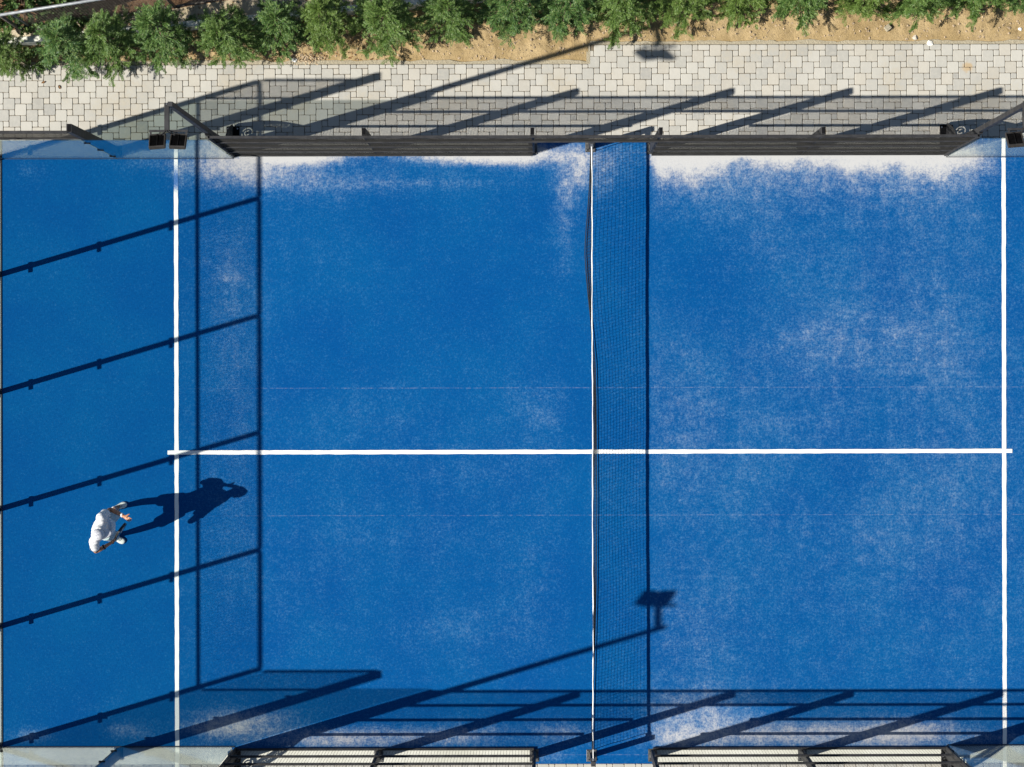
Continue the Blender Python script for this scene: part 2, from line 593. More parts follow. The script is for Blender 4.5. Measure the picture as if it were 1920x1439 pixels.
def court_line(x0, x1, y0, y1, z):
    st = 0.1
    m = grid(x0, x1, y0, y1, 1, lambda x, y: z) if False else MB()
    along_y = (y1 - y0) > (x1 - x0)
    n = int((y1 - y0 if along_y else x1 - x0) / st)
    cov = []
    rr = random.Random(int(x0 * 100))
    for i in range(n + 1):
        j0, j1 = rr.uniform(-1, 1) * 0.0035, rr.uniform(-1, 1) * 0.0035
        if along_y:
            y = y0 + (y1 - y0) * i / n
            m.v += [(x0 + j0, y, z), (x1 + j1, y, z)]
        else:
            x = x0 + (x1 - x0) * i / n
            m.v += [(x, y1 + j0, z), (x, y0 + j1, z)]
            y = 0
        c = 0.0
        if along_y and x0 < 0:
            py = 848 - y * PXM
            c = 0.78 * math.exp(-((py - 338) / 26) ** 2) + 0.25 * math.exp(-((py - 300) / 20) ** 2)
        cov += [c, c]
    for i in range(n):
        a = 2 * i
        m.f.append((a, a + 1, a + 3, a + 2) if along_y else (a + 1, a + 3, a + 2, a))
    me = m.mesh("court_line", M['line'])
    at = me.attributes.new("cover", 'FLOAT', 'POINT')
    at.data.foreach_set("value", np.array(cov, dtype=np.float32))
    o = put("court_line", me, None, "structure")
    return o


LW = 0.034
court_line(-6.95 - LW, -6.95 + LW, -YG + 0.01, YG - 0.01, ZT + 0.004)
court_line(6.95 - LW, 6.95 + LW, -YG + 0.01, YG - 0.01, ZT + 0.004)
court_line(-7.10, 7.085, -LW, LW, ZT + 0.008)

# kerb beams round the court
kb = MB()
for sgn in (1, -1):
    y0, y1 = sorted((sgn * YG, sgn * YK))
    y2, y3 = sorted((sgn * YF, sgn * YK))
    for x0, x1 in ((-10.28, -6.03), (6.03, 10.3)):
        kb.box(x0, x1, y0, y1, -0.11, ZT)
    for x0, x1 in ((-6.03, -0.955), (1.035, 6.03)):
        kb.box(x0, x1, y2, y3, -0.11, ZT)
kb.box(-10.28, XG, -YG, YG, -0.11, ZT)
kb.build("kerb", M['concrete'], kind="structure", bevel=0.004)

# ------------------------------------------------------------------ paving
U = 0.0973
JT = 0.0065
TOPL, TOPR = G(0, 121)[1], G(0, 85)[1]
X_STEP = G(1108, 0)[0]


def paver_mesh(name, w_, h_, seed):
    rr = random.Random(seed)
    m = MB()
    cx, cy = w_ / 2, h_ / 2
    ins = 0.0055
    z = rr.uniform(-0.0012, 0.0018)
    def ring(i, z_, jit):
        pts = [(-cx + i, -cy + i), (cx - i, -cy + i), (cx - i, cy - i), (-cx + i, cy - i)]
        out = []
        for (x, y) in pts:
            # clipped tumbled corners: two vertices per corner
            k = min(0.014, w_ * 0.11)
            out.append((x, y - math.copysign(k, y), z_))
            out.append((x - math.copysign(k, x), y, z_))
        o2 = []
        for q, (x, y, z0) in enumerate(out):
            o2.append((x + rr.uniform(-jit, jit), y + rr.uniform(-jit, jit), z0))
        # order each corner's two vertices counter-clockwise
        a = [o2[0], o2[1], o2[3], o2[2], o2[4], o2[5], o2[7], o2[6]]
        return a
    base = ring(0, -0.03, 0.0)
    midr = ring(0, z - 0.006, 0.0016)
    top = ring(ins, z, 0.0018)
    m.v = base + midr + top
    # polygon order: walk round by angle
    order = sorted(range(8), key=lambda i: math.atan2(base[i][1] / cy, base[i][0] / cx))
    for r0, r1 in ((0, 8), (8, 16)):
        for k in range(8):
            a, b = order[k], order[(k + 1) % 8]
            m.f.append((r0 + a, r0 + b, r1 + b, r1 + a))
    m.f.append(tuple(16 + i for i in order))
    return m


def paving(name, x0, x1, ytop_of, y_bot, n_single, keep=None):
    """hopscotch-laid pavers on a sand bed; the largest ones in view are parts"""
    bed = MB()
    segs = [(x0, X_STEP, ytop_of(-5)), (X_STEP, x1, ytop_of(5))] if ytop_of(-5) != ytop_of(5) else [(x0, x1, ytop_of(0))]
    for a, b, yt in segs:
        bed.box(a, b, y_bot, yt, -0.11, -0.011)
    root = bed.build(name, M['bed'], kind="structure")
    big_var = [paver_mesh("paver", 2 * U - JT, 2 * U - JT, 100 + i).mesh("paver", M['paver']) for i in range(7)]
    stuff = MB()
    singles = []
    yt_max = max(ytop_of(-5), ytop_of(5))
    nu = int((x1 - x0) / U) + 8
    nv = int((yt_max - y_bot) / U) + 8
    pieces = []
    for i in range(-8, nv + 8):
        for j in range(-nv, nu):
            u, v = 2 * i + 5 * j, i        # u to the right, v downwards from the top edge
            pieces.append((u, v, 2, 2))
            pieces.append((u + 2, v, 1, 1))
    seen = set()
    for (u, v, a, b) in pieces:
        if (u, v) in seen:
            continue
        seen.add((u, v))
        px0, px1 = x0 + u * U, x0 + (u + a) * U
        py1, py0 = yt_max - v * U, yt_max - (v + b) * U
        cxm = (px0 + px1) / 2
        if px1 < x0 + 0.02 or px0 > x1 - 0.02:
            continue
        lim = ytop_of(cxm)
        cx0, cx1 = max(px0, x0), min(px1, x1)
        cy0, cy1 = max(py0, y_bot), min(py1, lim)
        if cx1 - cx0 < 0.03 or cy1 - cy0 < 0.03:
            continue
        full = (cx1 - cx0 > (a - 0.05) * U) and (cy1 - cy0 > (b - 0.05) * U)
        c = ((cx0 + cx1) / 2, (cy0 + cy1) / 2)
        rz = random.gauss(0, 0.007)
        if full and a == 2:
            singles.append((c, rz))
        else:
            stuff_piece(stuff, cx1 - cx0 - JT, cy1 - cy0 - JT, c, rz)
    if keep:
        singles.sort(key=lambda s: keep(s[0]))
    for q, (c, rz) in enumerate(singles):
        if q < n_single:
            o = put("paver", big_var[q % len(big_var)], root)
            o.location = (c[0] + random.gauss(0, 0.0008), c[1] + random.gauss(0, 0.0008), random.gauss(0, 0.0008))
            o.rotation_euler = (random.gauss(0, 0.004), random.gauss(0, 0.004), rz + math.pi / 2 * (q % 4))
        else:
            stuff_piece(stuff, 2 * U - JT, 2 * U - JT, c, rz)
    stuff.build("small_paver", M['paver'], root, kind="stuff")
    return root


def stuff_piece(m, w_, h_, c, rz):
    p = paver_mesh("p", w_, h_, random.randrange(10 ** 6))
    b = len(m.v)
    ca, sa = math.cos(rz), math.sin(rz)
    dz = random.gauss(0, 0.0008)
    for x, y, z in p.v:
        m.v.append((c[0] + x * ca - y * sa, c[1] + x * sa + y * ca, z + dz))
    m.f += [tuple(b + i for i in f) for f in p.f]


paving("pavement", -11.6, 9.6, lambda x: TOPL if x < X_STEP else TOPR, YK + 0.004, 300,
       keep=lambda c: (0 if -9.9 < c[0] < 7.2 and c[1] > 5.36 else 1, abs(c[0] - CAMX)))
paving("pavement", -11.6, 9.6, lambda x: -YK - 0.004, -7.0, 0)

MB().box(-14.5, -11.602, -7.0, 6.4, -0.119, -0.002).build('concrete_path', M['concrete'], kind='structure')
MB().box(-11.598, -10.284, -5.296, 5.296, -0.118, -0.002).build('concrete_path', M['concrete'], kind='structure')
# mortar haunch along the edge of the paving
eg = MB()


def ragged_strip(m, xa, xb, y, wid, z0=-0.1, z1=-0.002):
    n = int(abs(xb - xa) / 0.06)
    b = len(m.v)
    for i in range(n + 1):
        x = xa + (xb - xa) * i / n
        wv = wid * (1 + 0.55 * noise.noise(Vector((x * 2.3, y, 0))) + 0.35 * noise.noise(Vector((x * 9, y, 3))))
        m.v += [(x, y, z1), (x, y + wv, z1 - 0.004), (x, y + wv + 0.03, z0)]
    for i in range(n):
        a = b + 3 * i
        m.f += [(a, a + 3, a + 4, a + 1), (a + 1, a + 4, a + 5, a + 2)]


ragged_strip(eg, -11.6, X_STEP - 0.03, TOPL + 0.002, 0.06)
ragged_strip(eg, X_STEP, 9.6, TOPR + 0.002, 0.06)
eg.box(X_STEP - 0.065, X_STEP - 0.002, TOPL + 0.003, TOPR + 0.03, -0.1, 0.001)
eg.build("paving_edge", M['edging'], kind="structure")

# ------------------------------------------------------------------ planting strip, terrace
WA, WB = G(75, 84), G(770, 19)
WS = (WB[1] - WA[1]) / (WB[0] - WA[0])


def wall_y(x):
    return WA[1] + (x - WA[0]) * WS


def soil_z(x, y):
    yt = TOPL if x < X_STEP else TOPR
    d = y - yt
    n1 = noise.noise(Vector((x * 1.3, y * 1.3, 0.0)))
    n2 = noise.noise(Vector((x * 6, y * 6, 2.0)))
    n3 = noise.noise(Vector((x * 19, y * 19, 5.0)))
    z = 0.035 * n1 + 0.026 * n2 + 0.016 * n3
    t = max(0.0, min(1.0, d / 0.25))
    return -0.035 * (1 - t) - 0.002 + z * (0.15 + 0.85 * t) + 0.02 * t if d > -0.02 else -0.06


def strip(name, x0, x1, ylo, yhi, nx, ny, zf, mat):
    m = MB()
    for j in range(ny + 1):
        for i in range(nx + 1):
            x = x0 + (x1 - x0) * i / nx
            y = ylo(x) + (yhi(x) - ylo(x)) * j / ny
            m.v.append((x, y, zf(x, y)))
    for j in range(ny):
        for i in range(nx):
            a = j * (nx + 1) + i
            m.f.append((a, a + 1, a + nx + 2, a + nx + 1))
    return m.build(name, mat, kind="structure", smooth=True)


strip("planting_soil", -12.5, 10.5, lambda x: TOPL - 0.03, lambda x: wall_y(x), 520, 36, soil_z, M['soil'])
HW = 0.45


def fence_y(x):
    a, b = G(45, 57, HW), G(300, 17, HW)
    return a[1] + (x - a[0]) * (b[1] - a[1]) / (b[0] - a[0])


def terrace_z(x, y):
    return HW - 0.05 + 0.03 * noise.noise(Vector((x * 2, y * 2, 0))) + 0.012 * noise.noise(Vector((x * 11, y * 11, 1)))


strip("terrace_soil", -12.5, 10.5, lambda x: wall_y(x) + 0.05, lambda x: max(fence_y(x), wall_y(x) + 0.25) - 0.02, 300, 14, terrace_z, M['terrace'])
strip("leaf_litter_ground", -12.5, 10.5, lambda x: max(fence_y(x), wall_y(x) + 0.25) - 0.02, lambda x: wall_y(x) + 9, 200, 60, terrace_z, M['litter'])

# low retaining wall
rw = MB()
n = 46
for i in range(n + 1):
    x = -12.5 + 23 * i / n
    y = wall_y(x)
    jz = 0.006 * noise.noise(Vector((x * 3, 0, 0)))
    rw.v += [(x, y, -0.15), (x, y, HW + jz), (x, y + 0.095, HW + jz), (x, y + 0.095, -0.15)]
for i in range(n):
    a = 4 * i
    for k in range(3):
        rw.f.append((a + k, a + 4 + k, a + 5 + k, a + 1 + k))
rw.f += [(0, 1, 2, 3), (4 * n, 4 * n + 3, 4 * n + 2, 4 * n + 1)]
o = rw.build("retaining_wall", M['concrete'], bevel=0.006)
tag(o, "low pale concrete wall running behind the row of saplings", "wall")

# ------------------------------------------------------------------ enclosure
WIRE = 0.0023


def wire_panel(u0, u1, z0, z1, pitch=0.05, cross=0.0023):
    """welded wire in the local XZ plane"""
    m = MB()
    nv = int(round((u1 - u0) / pitch))
    for i in range(nv + 1):
        u = u0 + (u1 - u0) * i / nv
        m.tube([(u, 0.002, z0), (u, 0.002, z1)], WIRE, 4, False)
    nh = int(round((z1 - z0) / pitch))
    for i in range(nh + 1):
        z = z0 + (z1 - z0) * i / nh
        m.tube([(u0, -0.0015, z), (u1, -0.0015, z)], cross, 4, False)
    return m


def rail(m, u0, u1, z, t=0.02, y=0.0):
    return m.box(u0, u1, y - t, y + t, z - t, z + t)


def foot_plate():
    m = MB()
    m.box(-0.075, 0.075, -0.02, 0.19, 0, 0.012)
    for x in (-0.05, 0.05):
        for y in (0.02, 0.15):
            m.tube([(x, y, 0.012), (x, y, 0.030)], 0.012, 6)
    return m


FOOT_ME = foot_plate().mesh("foot_plate", M['plate'])


def tall_post(x, h, d0=0.15, d1=0.11, wx=0.03):
    """post outside the panel plane (local y > 0), deeper at the foot, with a stiffening web"""
    m = MB()
    m.frustum(x, 0.022 + d0 / 2, 0.0, h, wx, d0 / 2, wx, d1 / 2, 0, (d1 - d0) / 2)
    return m


def mesh_fence(label, sy, posts, zlist=(0.04, 0.75, 1.5, 2.25, 2.98), ends=(None, None)):
    """side fence of welded mesh between steel posts; local y points out of the court"""
    t = thing("mesh_fence", label, "fence", (0, sy * 4.985, ZT), 0, "mesh fences along the two sides")
    flip = sy
    for i, x in enumerate(posts):
        p = tall_post(x, 3.06).build("post", M['steel'], t, bevel=0.004)
        p.scale = (1, flip, 1)
        f = part("foot_plate", FOOT_ME, t, (x, flip * 0.03, 0))
        f.scale = (1, flip, 1)
        cap = MB().box(x - 0.026, x + 0.026, 0.028, 0.022 + 0.105, 3.062, 3.066).build("tube_mouth_shade", M['black'], t)  # black sheet paints the shade inside the open tube end
        cap.scale = (1, flip, 1)
    xo = posts[0] if abs(posts[0]) > abs(posts[-1]) else posts[-1]
    e = math.copysign(0.022, -xo)
    MB().box(*sorted((xo + e - 0.012, xo + e + 0.012)), *sorted((-flip * 0.034, flip * 0.021)), 0.002, 3.0).build("stile", M['steel'], t)
    for a, b in zip(posts, posts[1:]):
        for z in zlist:
            r = rail(MB(), a + 0.0005, b - 0.0005, z).build("rail", M['steel'], t, bevel=0.003)
        pm = wire_panel(a + 0.006, b - 0.006, 0.03, 2.98, 0.05, WIRE if sy > 0 else 0.0009).build("wire_panel", M['wire'], t, kind="stuff")
        pm.scale = (1, flip, 1)
    return t


def side_x(px, py):
    return G(px, py)[0]


PL = [-5.99, -3.565, -0.955]
PR = [1.035, 3.55, 5.985]
mesh_fence("black wire mesh fence beside the paved path, on the person's side of the net", 1, PL)
mesh_fence("black wire mesh fence beside the paved path, on the empty right half of the court", 1, PR)
mesh_fence("black wire mesh fence at the picture's bottom edge, on the person's side of the net", -1, PL)
mesh_fence("black wire mesh fence at the picture's bottom edge, on the empty right half", -1, PR)

for sy, lab in ((1, "mesh panel bridging the court entrance at the net end beside the paved path"),
                (-1, "mesh panel bridging the court entrance at the picture's bottom edge")):
    t = thing("gate_lintel", lab, "lintel", (0, sy * 4.985, ZT), 0, "panels over the two entrances")
    for z in (2.25, 2.98):
        rail(MB(), PL[2] + 0.0005, PR[0] - 0.0005, z).build("rail", M['steel'], t, bevel=0.003)
    wire_panel(PL[2] + 0.03, PR[0] - 0.03, 2.25, 2.98).build("wire_panel", M['wire'], t, kind="stuff")


def clamp_mesh():
    m = MB()
    m.box(-0.085, 0.085, -0.016, 0.016, -0.022, 0.022)
    return m


CLAMP_ME = clamp_mesh().mesh("clamp", M['black'])
SMALL_CLAMP_ME = MB().box(-0.052, 0.052, -0.014, 0.014, -0.012, 0.012).mesh("clamp", M['black'])


def glass_corner(label, sx, sy):
    """two glass bays of a side wall next to a court corner; local x runs from the corner to the fence"""
    t = thing("glass_wall", label, "glass wall", (sx * -XG * 1.0 if sx > 0 else XG, sy * YG, ZT), 0, "glass walls round the court")
    s = -sx                       # direction from the corner towards the net
    def X(u):
        return s * u
    def bx(m, u0, u1, *r):
        a, b = sorted((X(u0), X(u1)))
        return m.box(a, b, *r)
    up, ue = 1.955, 3.90
    y0, y1 = sorted((0.0, sy * 0.012))
    bx(MB(), 0.03, up - 0.012, y0, y1, 0.015, 3.0).build("glass_pane", M['glass'], t)
    bx(MB(), up + 0.012, ue - 0.004, y0, y1, 0.015, 3.0).build("glass_pane", M['glass'], t)
    bx(MB(), 0.02, ue, *sorted((-sy * 0.004, sy * 0.016)), 0.0, 0.014).build("base_seal", M['seal'], t)
    # post between the bays, 4 m tall, standing outside the glass
    p = tall_post(X(up), 4.0, 0.17, 0.13, 0.04).build("post", M['steel'], t, bevel=0.004)
    p.scale = (1, sy, 1)
    f = part("foot_plate", FOOT_ME, t, (X(up), sy * 0.03, 0))
    f.scale = (1, sy, 1)
    cap = MB().box(X(up) - 0.024, X(up) + 0.024, 0.03, 0.145, 4.002, 4.006).build("tube_mouth_shade", M['black'], t)  # flat black sheet in place of the dark hollow of the post
    cap.scale = (1, sy, 1)
    for z, th in ((3.03, 0.016), (3.98, 0.02)):
        m = MB()
        bx(m, 0.04, up - 0.03, -th + sy * 0.03, th + sy * 0.03, z - th, z + th)
        m.build("rail", M['steel'], t, bevel=0.003)
    a, b = sorted((X(0.04), X(up - 0.03)))
    w_ = wire_panel(a, b, 3.03, 3.97).build("wire_panel", M['wire'], t, kind="stuff")
    w_.location = (0, sy * 0.03, 0)
    for z in (0.45, 1.5, 2.6):
        part("clamp", SMALL_CLAMP_ME, t, (X(up), sy * 0.004, z))
        part("clamp", SMALL_CLAMP_ME, t, (X(0.06), sy * 0.004, z), (0, 0, 0))
    return t


glass_corner("glass side wall with a 4 m post between the paved path and the person's end", -1, 1)
glass_corner("glass side wall at the bottom left corner over pale concrete", -1, -1)
glass_corner("glass side wall beside the paved path at the far right end", 1, 1)
glass_corner("glass side wall at the bottom right corner next to the cut-out name plate", 1, -1)

# back wall behind the person
bw = thing("glass_wall", "glass back wall along the left edge behind the person, with five bays", "glass wall", (XG, 0, ZT), 0, "glass walls round the court")
BP = [4.935, 2.975, 1.005, -0.96, -2.93, -4.935]
for y in BP:
    d0, d1 = 0.14, 0.11
    m = MB().frustum(-0.02 - d0 / 2, y, 0, 4.0, d0 / 2, 0.029, d1 / 2, 0.029, (d0 - d1) / 2, 0)
    m.build("post", M['steel'], bw, bevel=0.004)
    part("foot_plate", FOOT_ME, bw, (-0.03, y, 0), (0, 0, math.pi / 2))
    for z in (0.45, 1.5, 2.6):
        part("clamp", CLAMP_ME, bw, (-0.004, y, z), (0, 0, math.pi / 2))
for a, b in zip(BP, BP[1:]):
    MB().box(-0.012, 0.0, b + 0.012, a - 0.012, 0.015, 3.0).build("glass_pane", M['glass'], bw)
    for z, th in ((3.03, 0.018), (3.98, 0.022)):
        MB().box(-0.03 - th, -0.03 + th, b + 0.03, a - 0.03, z - th, z + th).build("rail", M['steel'], bw, bevel=0.003)
    w_ = wire_panel(b + 0.03, a - 0.03, 3.03, 3.97).build("wire_panel", M['wire'], bw, kind="stuff")
    w_.rotation_euler = (0, 0, math.pi / 2)
    w_.location = (-0.03, 0, 0)
MB().box(-0.016, 0.005, -4.93, 4.93, 0.0, 0.014).build("base_seal", M['seal'], bw)


# ------------------------------------------------------------------ light masts
def text_loops(body, size):
    cu = bpy.data.curves.new("lettering", 'FONT')
    cu.body = body
    cu.size = size
    cu.space_character = 1.12
    ob = bpy.data.objects.new("lettering", cu)
    COL.objects.link(ob)
    dg = bpy.context.evaluated_depsgraph_get()
    me = bpy.data.meshes.new_from_object(ob.evaluated_get(dg))
    bm = bmesh.new()
    bm.from_mesh(me)
    bmesh.ops.remove_doubles(bm, verts=bm.verts, dist=1e-6)
    nxt = {}
    for e in bm.edges:
        if len(e.link_faces) == 1:
            for a, b in ((e.verts[0], e.verts[1]), (e.verts[1], e.verts[0])):
                nxt.setdefault(a.index, []).append(b.index)
    bm.verts.index_update()
    bm.verts.ensure_lookup_table()
    done, loops = set(), []
    for s0 in nxt:
        if s0 in done:
            continue
        lp, prev, cur = [], None, s0
        while cur not in done:
            done.add(cur)
            lp.append(tuple(bm.verts[cur].co[:2]))
            cand = [q for q in nxt[cur] if q != prev and (q not in done)]
            if not cand:
                break
            prev, cur = cur, cand[0]
        if len(lp) > 2:
            loops.append(lp)
    bm.free()
    COL.objects.unlink(ob)
    bpy.data.objects.remove(ob)
    bpy.data.curves.remove(cu)
    bpy.data.meshes.remove(me)
    return loops


def circle(cx, cy, r, n=22, a0=0.0, a1=2 * math.pi, inner=None):
    if inner is None:
        return [(cx + r * math.cos(2 * math.pi * k / n), cy + r * math.sin(2 * math.pi * k / n)) for k in range(n)]
    o = [(cx + r * math.cos(a0 + (a1 - a0) * k / n), cy + r * math.sin(a0 + (a1 - a0) * k / n)) for k in range(n + 1)]
    i = [(cx + inner * math.cos(a0 + (a1 - a0) * k / n), cy + inner * math.sin(a0 + (a1 - a0) * k / n)) for k in range(n, -1, -1)]
    return o + i


def cut_plate():
    """laser-cut gusset of a mast: local x = up the mast, local y = outwards"""
    cu = bpy.data.curves.new("name_plate", 'CURVE')
    cu.dimensions = '2D'
    cu.fill_mode = 'BOTH'
    cu.extrude = 0.003

    def add(loop):
        sp = cu.splines.new('POLY')
        sp.points.add(len(loop) - 1)
        for p, (x, y) in zip(sp.points, loop):
            p.co = (x, y, 0, 1)
        sp.use_cyclic_u = True

    outline = [(0.0, 0.0), (0.0, 0.37), (0.06, 0.385), (0.13, 0.37)]
    # sloping outer edge from the foot up to the mast
    for k in range(1, 13):
        q = k / 12
        outline.append((0.13 + 0.97 * q, 0.37 - 0.37 * q + 0.06 * math.sin(math.pi * q)))
    outline.append((1.1, 0.0))
    add(outline)
    # name along the slope
    a = math.atan2(-0.335, 1.0)
    for lp in text_loops("CAMPAGROUP", 0.066):
        add([(0.385 + x * math.cos(a) - y * math.sin(a), 0.212 + x * math.sin(a) + y * math.cos(a)) for x, y in lp])
    # round emblem: two arcs and a U
    cx, cy = 0.19, 0.175
    add(circle(cx, cy, 0.088, 14, math.radians(-25), math.radians(145), 0.068))
    add(circle(cx, cy, 0.088, 14, math.radians(170), math.radians(300), 0.068))
    add([(cx + 0.034, cy + 0.040), (cx - 0.020, cy + 0.040), (cx - 0.045, cy + 0.020), (cx - 0.045, cy - 0.020), (cx - 0.020, cy - 0.040),
         (cx + 0.034, cy - 0.040), (cx + 0.034, cy - 0.022), (cx - 0.016, cy - 0.022), (cx - 0.026, cy - 0.010), (cx - 0.026, cy + 0.010),
         (cx - 0.016, cy + 0.022), (cx + 0.034, cy + 0.022)])
    # long wedge opening
    add([(0.33, 0.165), (0.33, 0.085), (0.40, 0.080), (0.62, 0.075)])
    add(circle(0.05, 0.325, 0.014, 10))
    ob = bpy.data.objects.new("name_plate", cu)
    COL.objects.link(ob)
    dg = bpy.context.evaluated_depsgraph_get()
    me = bpy.data.meshes.new_from_object(ob.evaluated_get(dg))
    COL.objects.unlink(ob)
    bpy.data.objects.remove(ob)
    me.materials.clear()
    me.materials.append(M['steel'])
    # turn: local x -> z, local y -> y, local z -> x
    me.transform(Matrix(((0, 0, 1, 0), (0, 1, 0, 0), (1, 0, 0, 0), (0, 0, 0, 1))))
    return me


PLATE_ME = cut_plate()


def floodlight_meshes():
    """housing rim, finned heat sink and lens; local frame: -y = away from the mast, z up"""
    wx, wy = 0.117, 0.125
    rim = MB()
    k = 0.022
    rim.box(-wx, wx, wy - k, wy, -0.045, 0.022)
    rim.box(-wx, wx, -wy, -wy + k, -0.045, 0.022)
    rim.box(-wx, -wx + k, -wy + k, wy - k, -0.045, 0.022)
    rim.box(wx - k, wx, -wy + k, wy - k, -0.045, 0.022)
    sink = MB()
    sink.box(-wx + k, wx - k, -wy + k, wy - k, -0.030, -0.012)
    nf = 15
    for i in range(nf):
        x = -wx + k + 0.006 + (2 * (wx - k) - 0.012) * i / (nf - 1)
        t = 0.0045 if i == nf // 2 else 0.0022
        sink.box(x - t, x + t, -wy + k, wy - k, -0.012, 0.012 if i != nf // 2 else 0.020)
    lens = MB().box(-wx + k, wx - k, -wy + k, wy - k, -0.042, -0.032)
    return (rim.mesh("floodlight", M['lamp_rim']), sink.mesh("heat_sink", M['black']), lens.mesh("lens", M['lens']))


FL = floodlight_meshes()


def light_mast(label, sx, sy):
    t = thing("light_mast", label, "light mast", (sx * 5.99, sy * 5.075, ZT), 0, "light masts at the sides of the court", (1, sy, 1))
    H = 6.6
    MB().frustum(0, 0, 0.012, H, 0.045, 0.045, 0.034, 0.034).build("pole", M['steel'], t, bevel=0.004)
    bp = MB().box(-0.11, 0.11, -0.06, 0.40, 0, 0.012)
    bp.build("base_plate", M['black'], t, bevel=0.002)
    for x in (-0.08, 0.08):
        for y in (0.05, 0.36):
            MB().tube([(x, y, 0.012), (x, y, 0.034)], 0.014, 6).build("bolt", M['bolt'], t)
    part("name_plate", PLATE_ME, t, (0, 0.046, 0.012))
    # arm towards the court
    MB().box(-0.085, -0.018, -0.36, 0.02, H - 0.09, H - 0.02).build("arm", M['steel'], t, bevel=0.004)
    MB().tube([(-0.05, -0.0, H - 0.019), (-0.05, 0.0, H - 0.008)], 0.010, 6).build("bolt", M['bolt'], t)
    br = MB().box(-0.30, 0.24, -0.385, -0.355, H - 0.075, H - 0.045)
    for x in (-0.28, -0.10, 0.05, 0.22):
        br.box(x - 0.012, x + 0.012, -0.43, -0.385, H - 0.07, H - 0.05)
    br.build("bracket", M['steel'], t)
    for x, rz in ((-0.192, 0.08), (0.100, -0.03)):
        f = part("floodlight", FL[0], t, (x, -0.505, H - 0.085), (math.radians(-38), 0, rz), bevel=0.012)
        part("heat_sink", FL[1], f)
        part("lens", FL[2], f)
    cb = MB()
    cb.tube([(-0.04, -0.37, H - 0.03), (0.0, -0.41, H + 0.01), (0.06, -0.42, H), (0.12, -0.43, H - 0.05)], 0.006, 5)
    cb.tube([(-0.06, -0.37, H - 0.03), (-0.09, -0.41, H), (-0.15, -0.43, H - 0.05)], 0.006, 5)
    cb.build("cable", M['black'], t)
    return t


light_mast("light mast with twin floodlights leaning over the path, left of the net", -1, 1)
light_mast("light mast beside the path near the right edge of the picture, twin floodlights", 1, 1)
light_mast("light mast at the bottom edge left of the net, its shadow crossing the net", -1, -1)
light_mast("light mast at the bottom right, showing its cut-out name plate behind glass", 1, -1)


# ------------------------------------------------------------------ the net
YN0, YN1 = G(0, 1412)[1], G(0, 281)[1]
XN = 0.018
HN = 0.90


BY = [281, 350, 400, 440, 475, 520, 560, 600, 630, 680, 750, 850, 950, 1100, 1200, 1300, 1412]
BD = [0, -3, -7, -11, -12.5, -9.5, -5.5, -1, 3, 8, 9.5, 10, 11, 9, 6, 3, 0]


def bulge(y):
    return float(np.interp(848 - y * PXM, BY, BD)) / PXM


def net_pt(y, z):
    q = 1 - z / HN
    s = bulge(y) * (0.25 * q + 0.75 * q * q) + 0.02 * math.sin(math.pi * q) * math.sin(y * 1.9 + 0.6)
    sag = -0.018 * (1 - (y / 5.0) ** 2)
    return (XN + s, y + 0.006 * math.sin(z * 14 + y * 3), z + ZT + sag * z / HN)


net = thing("court_net", "long black net with a white top tape across the blue court", "net", (0, 0, 0))
nm = MB()
NY = 112
ys = [YN0 + 0.05 + (YN1 - YN0 - 0.10) * i / NY for i in range(NY + 1)]
NZ = 16
for k in range(NZ + 1):
    z = 0.03 + (HN - 0.07) * k / NZ
    nm.tube([net_pt(y, z) for y in ys], 0.0021, 3, False)
nvert = int((YN1 - YN0 - 0.1) / 0.054)
for i in range(nvert + 1):
    y = YN0 + 0.05 + (YN1 - YN0 - 0.1) * i / nvert
    nm.tube([net_pt(y, 0.03 + (HN - 0.07) * k / 7) for k in range(8)], 0.0021, 3, False)
nm.build("netting", M['net'], net, kind="stuff")
tp = MB()
for i, y in enumerate(ys):
    x, yy, z = net_pt(y, HN - 0.045)
    _, _, z2 = net_pt(y, HN)
    wob = 0.002 * math.sin(y * 7.3) + 0.0015 * math.sin(y * 17)
    wd = 0.0088 + 0.0025 * math.sin(y * 5.1 + 1) * math.sin(y * 1.7)
    tp.v += [(x - wd * 0.8 + wob, yy, z), (x - wd + wob, yy, z2 - 0.006), (x - wd * 0.4 + wob, yy, z2), (x + wd * 0.4 + wob, yy, z2),
             (x + wd + wob, yy, z2 - 0.006), (x + wd * 0.8 + wob, yy, z)]
for i in range(len(ys) - 1):
    a = 6 * i
    for k in range(6):
        tp.f.append((a + k, a + (k + 1) % 6, a + 6 + (k + 1) % 6, a + 6 + k))
tp.build("top_tape", M['tape'], net, smooth=False)
MB().tube([net_pt(y, 0.03) for y in ys], 0.007, 5).build("bottom_cord", M['net'], net)
for y in (ys[0], ys[-1]):
    MB().tube([net_pt(y, 0.03 + 0.83 * k / 6) for k in range(7)], 0.006, 5).build("side_cord", M['net'], net)

for y, sg, lab in ((YN1, 1, "steel net post on the side of the paved path"), (YN0, -1, "steel net post at the bottom entrance with its bolted base plate")):
    t = thing("net_post", lab, "net post", (0, y, ZT), 0, "posts holding the net", (1, sg, 1))
    MB().box(0.0 - 0.018, 0.06, 0.0, 0.08, 0.012, 0.93).build("post", M['steel'], t, bevel=0.004)
    MB().box(-0.075, 0.095, -0.05, 0.15, 0, 0.012).build("base_plate", M['plate'], t, bevel=0.002)
    for x in (-0.05, 0.078):
        for yy in (-0.02, 0.12):
            MB().tube([(x, yy, 0.012), (x, yy, 0.03)], 0.013, 6).build("bolt", M['bolt'], t)
    MB().box(-0.006, 0.035, -0.05, -0.001, 0.84, 0.90).build("tension_hook", M['bolt'], t)


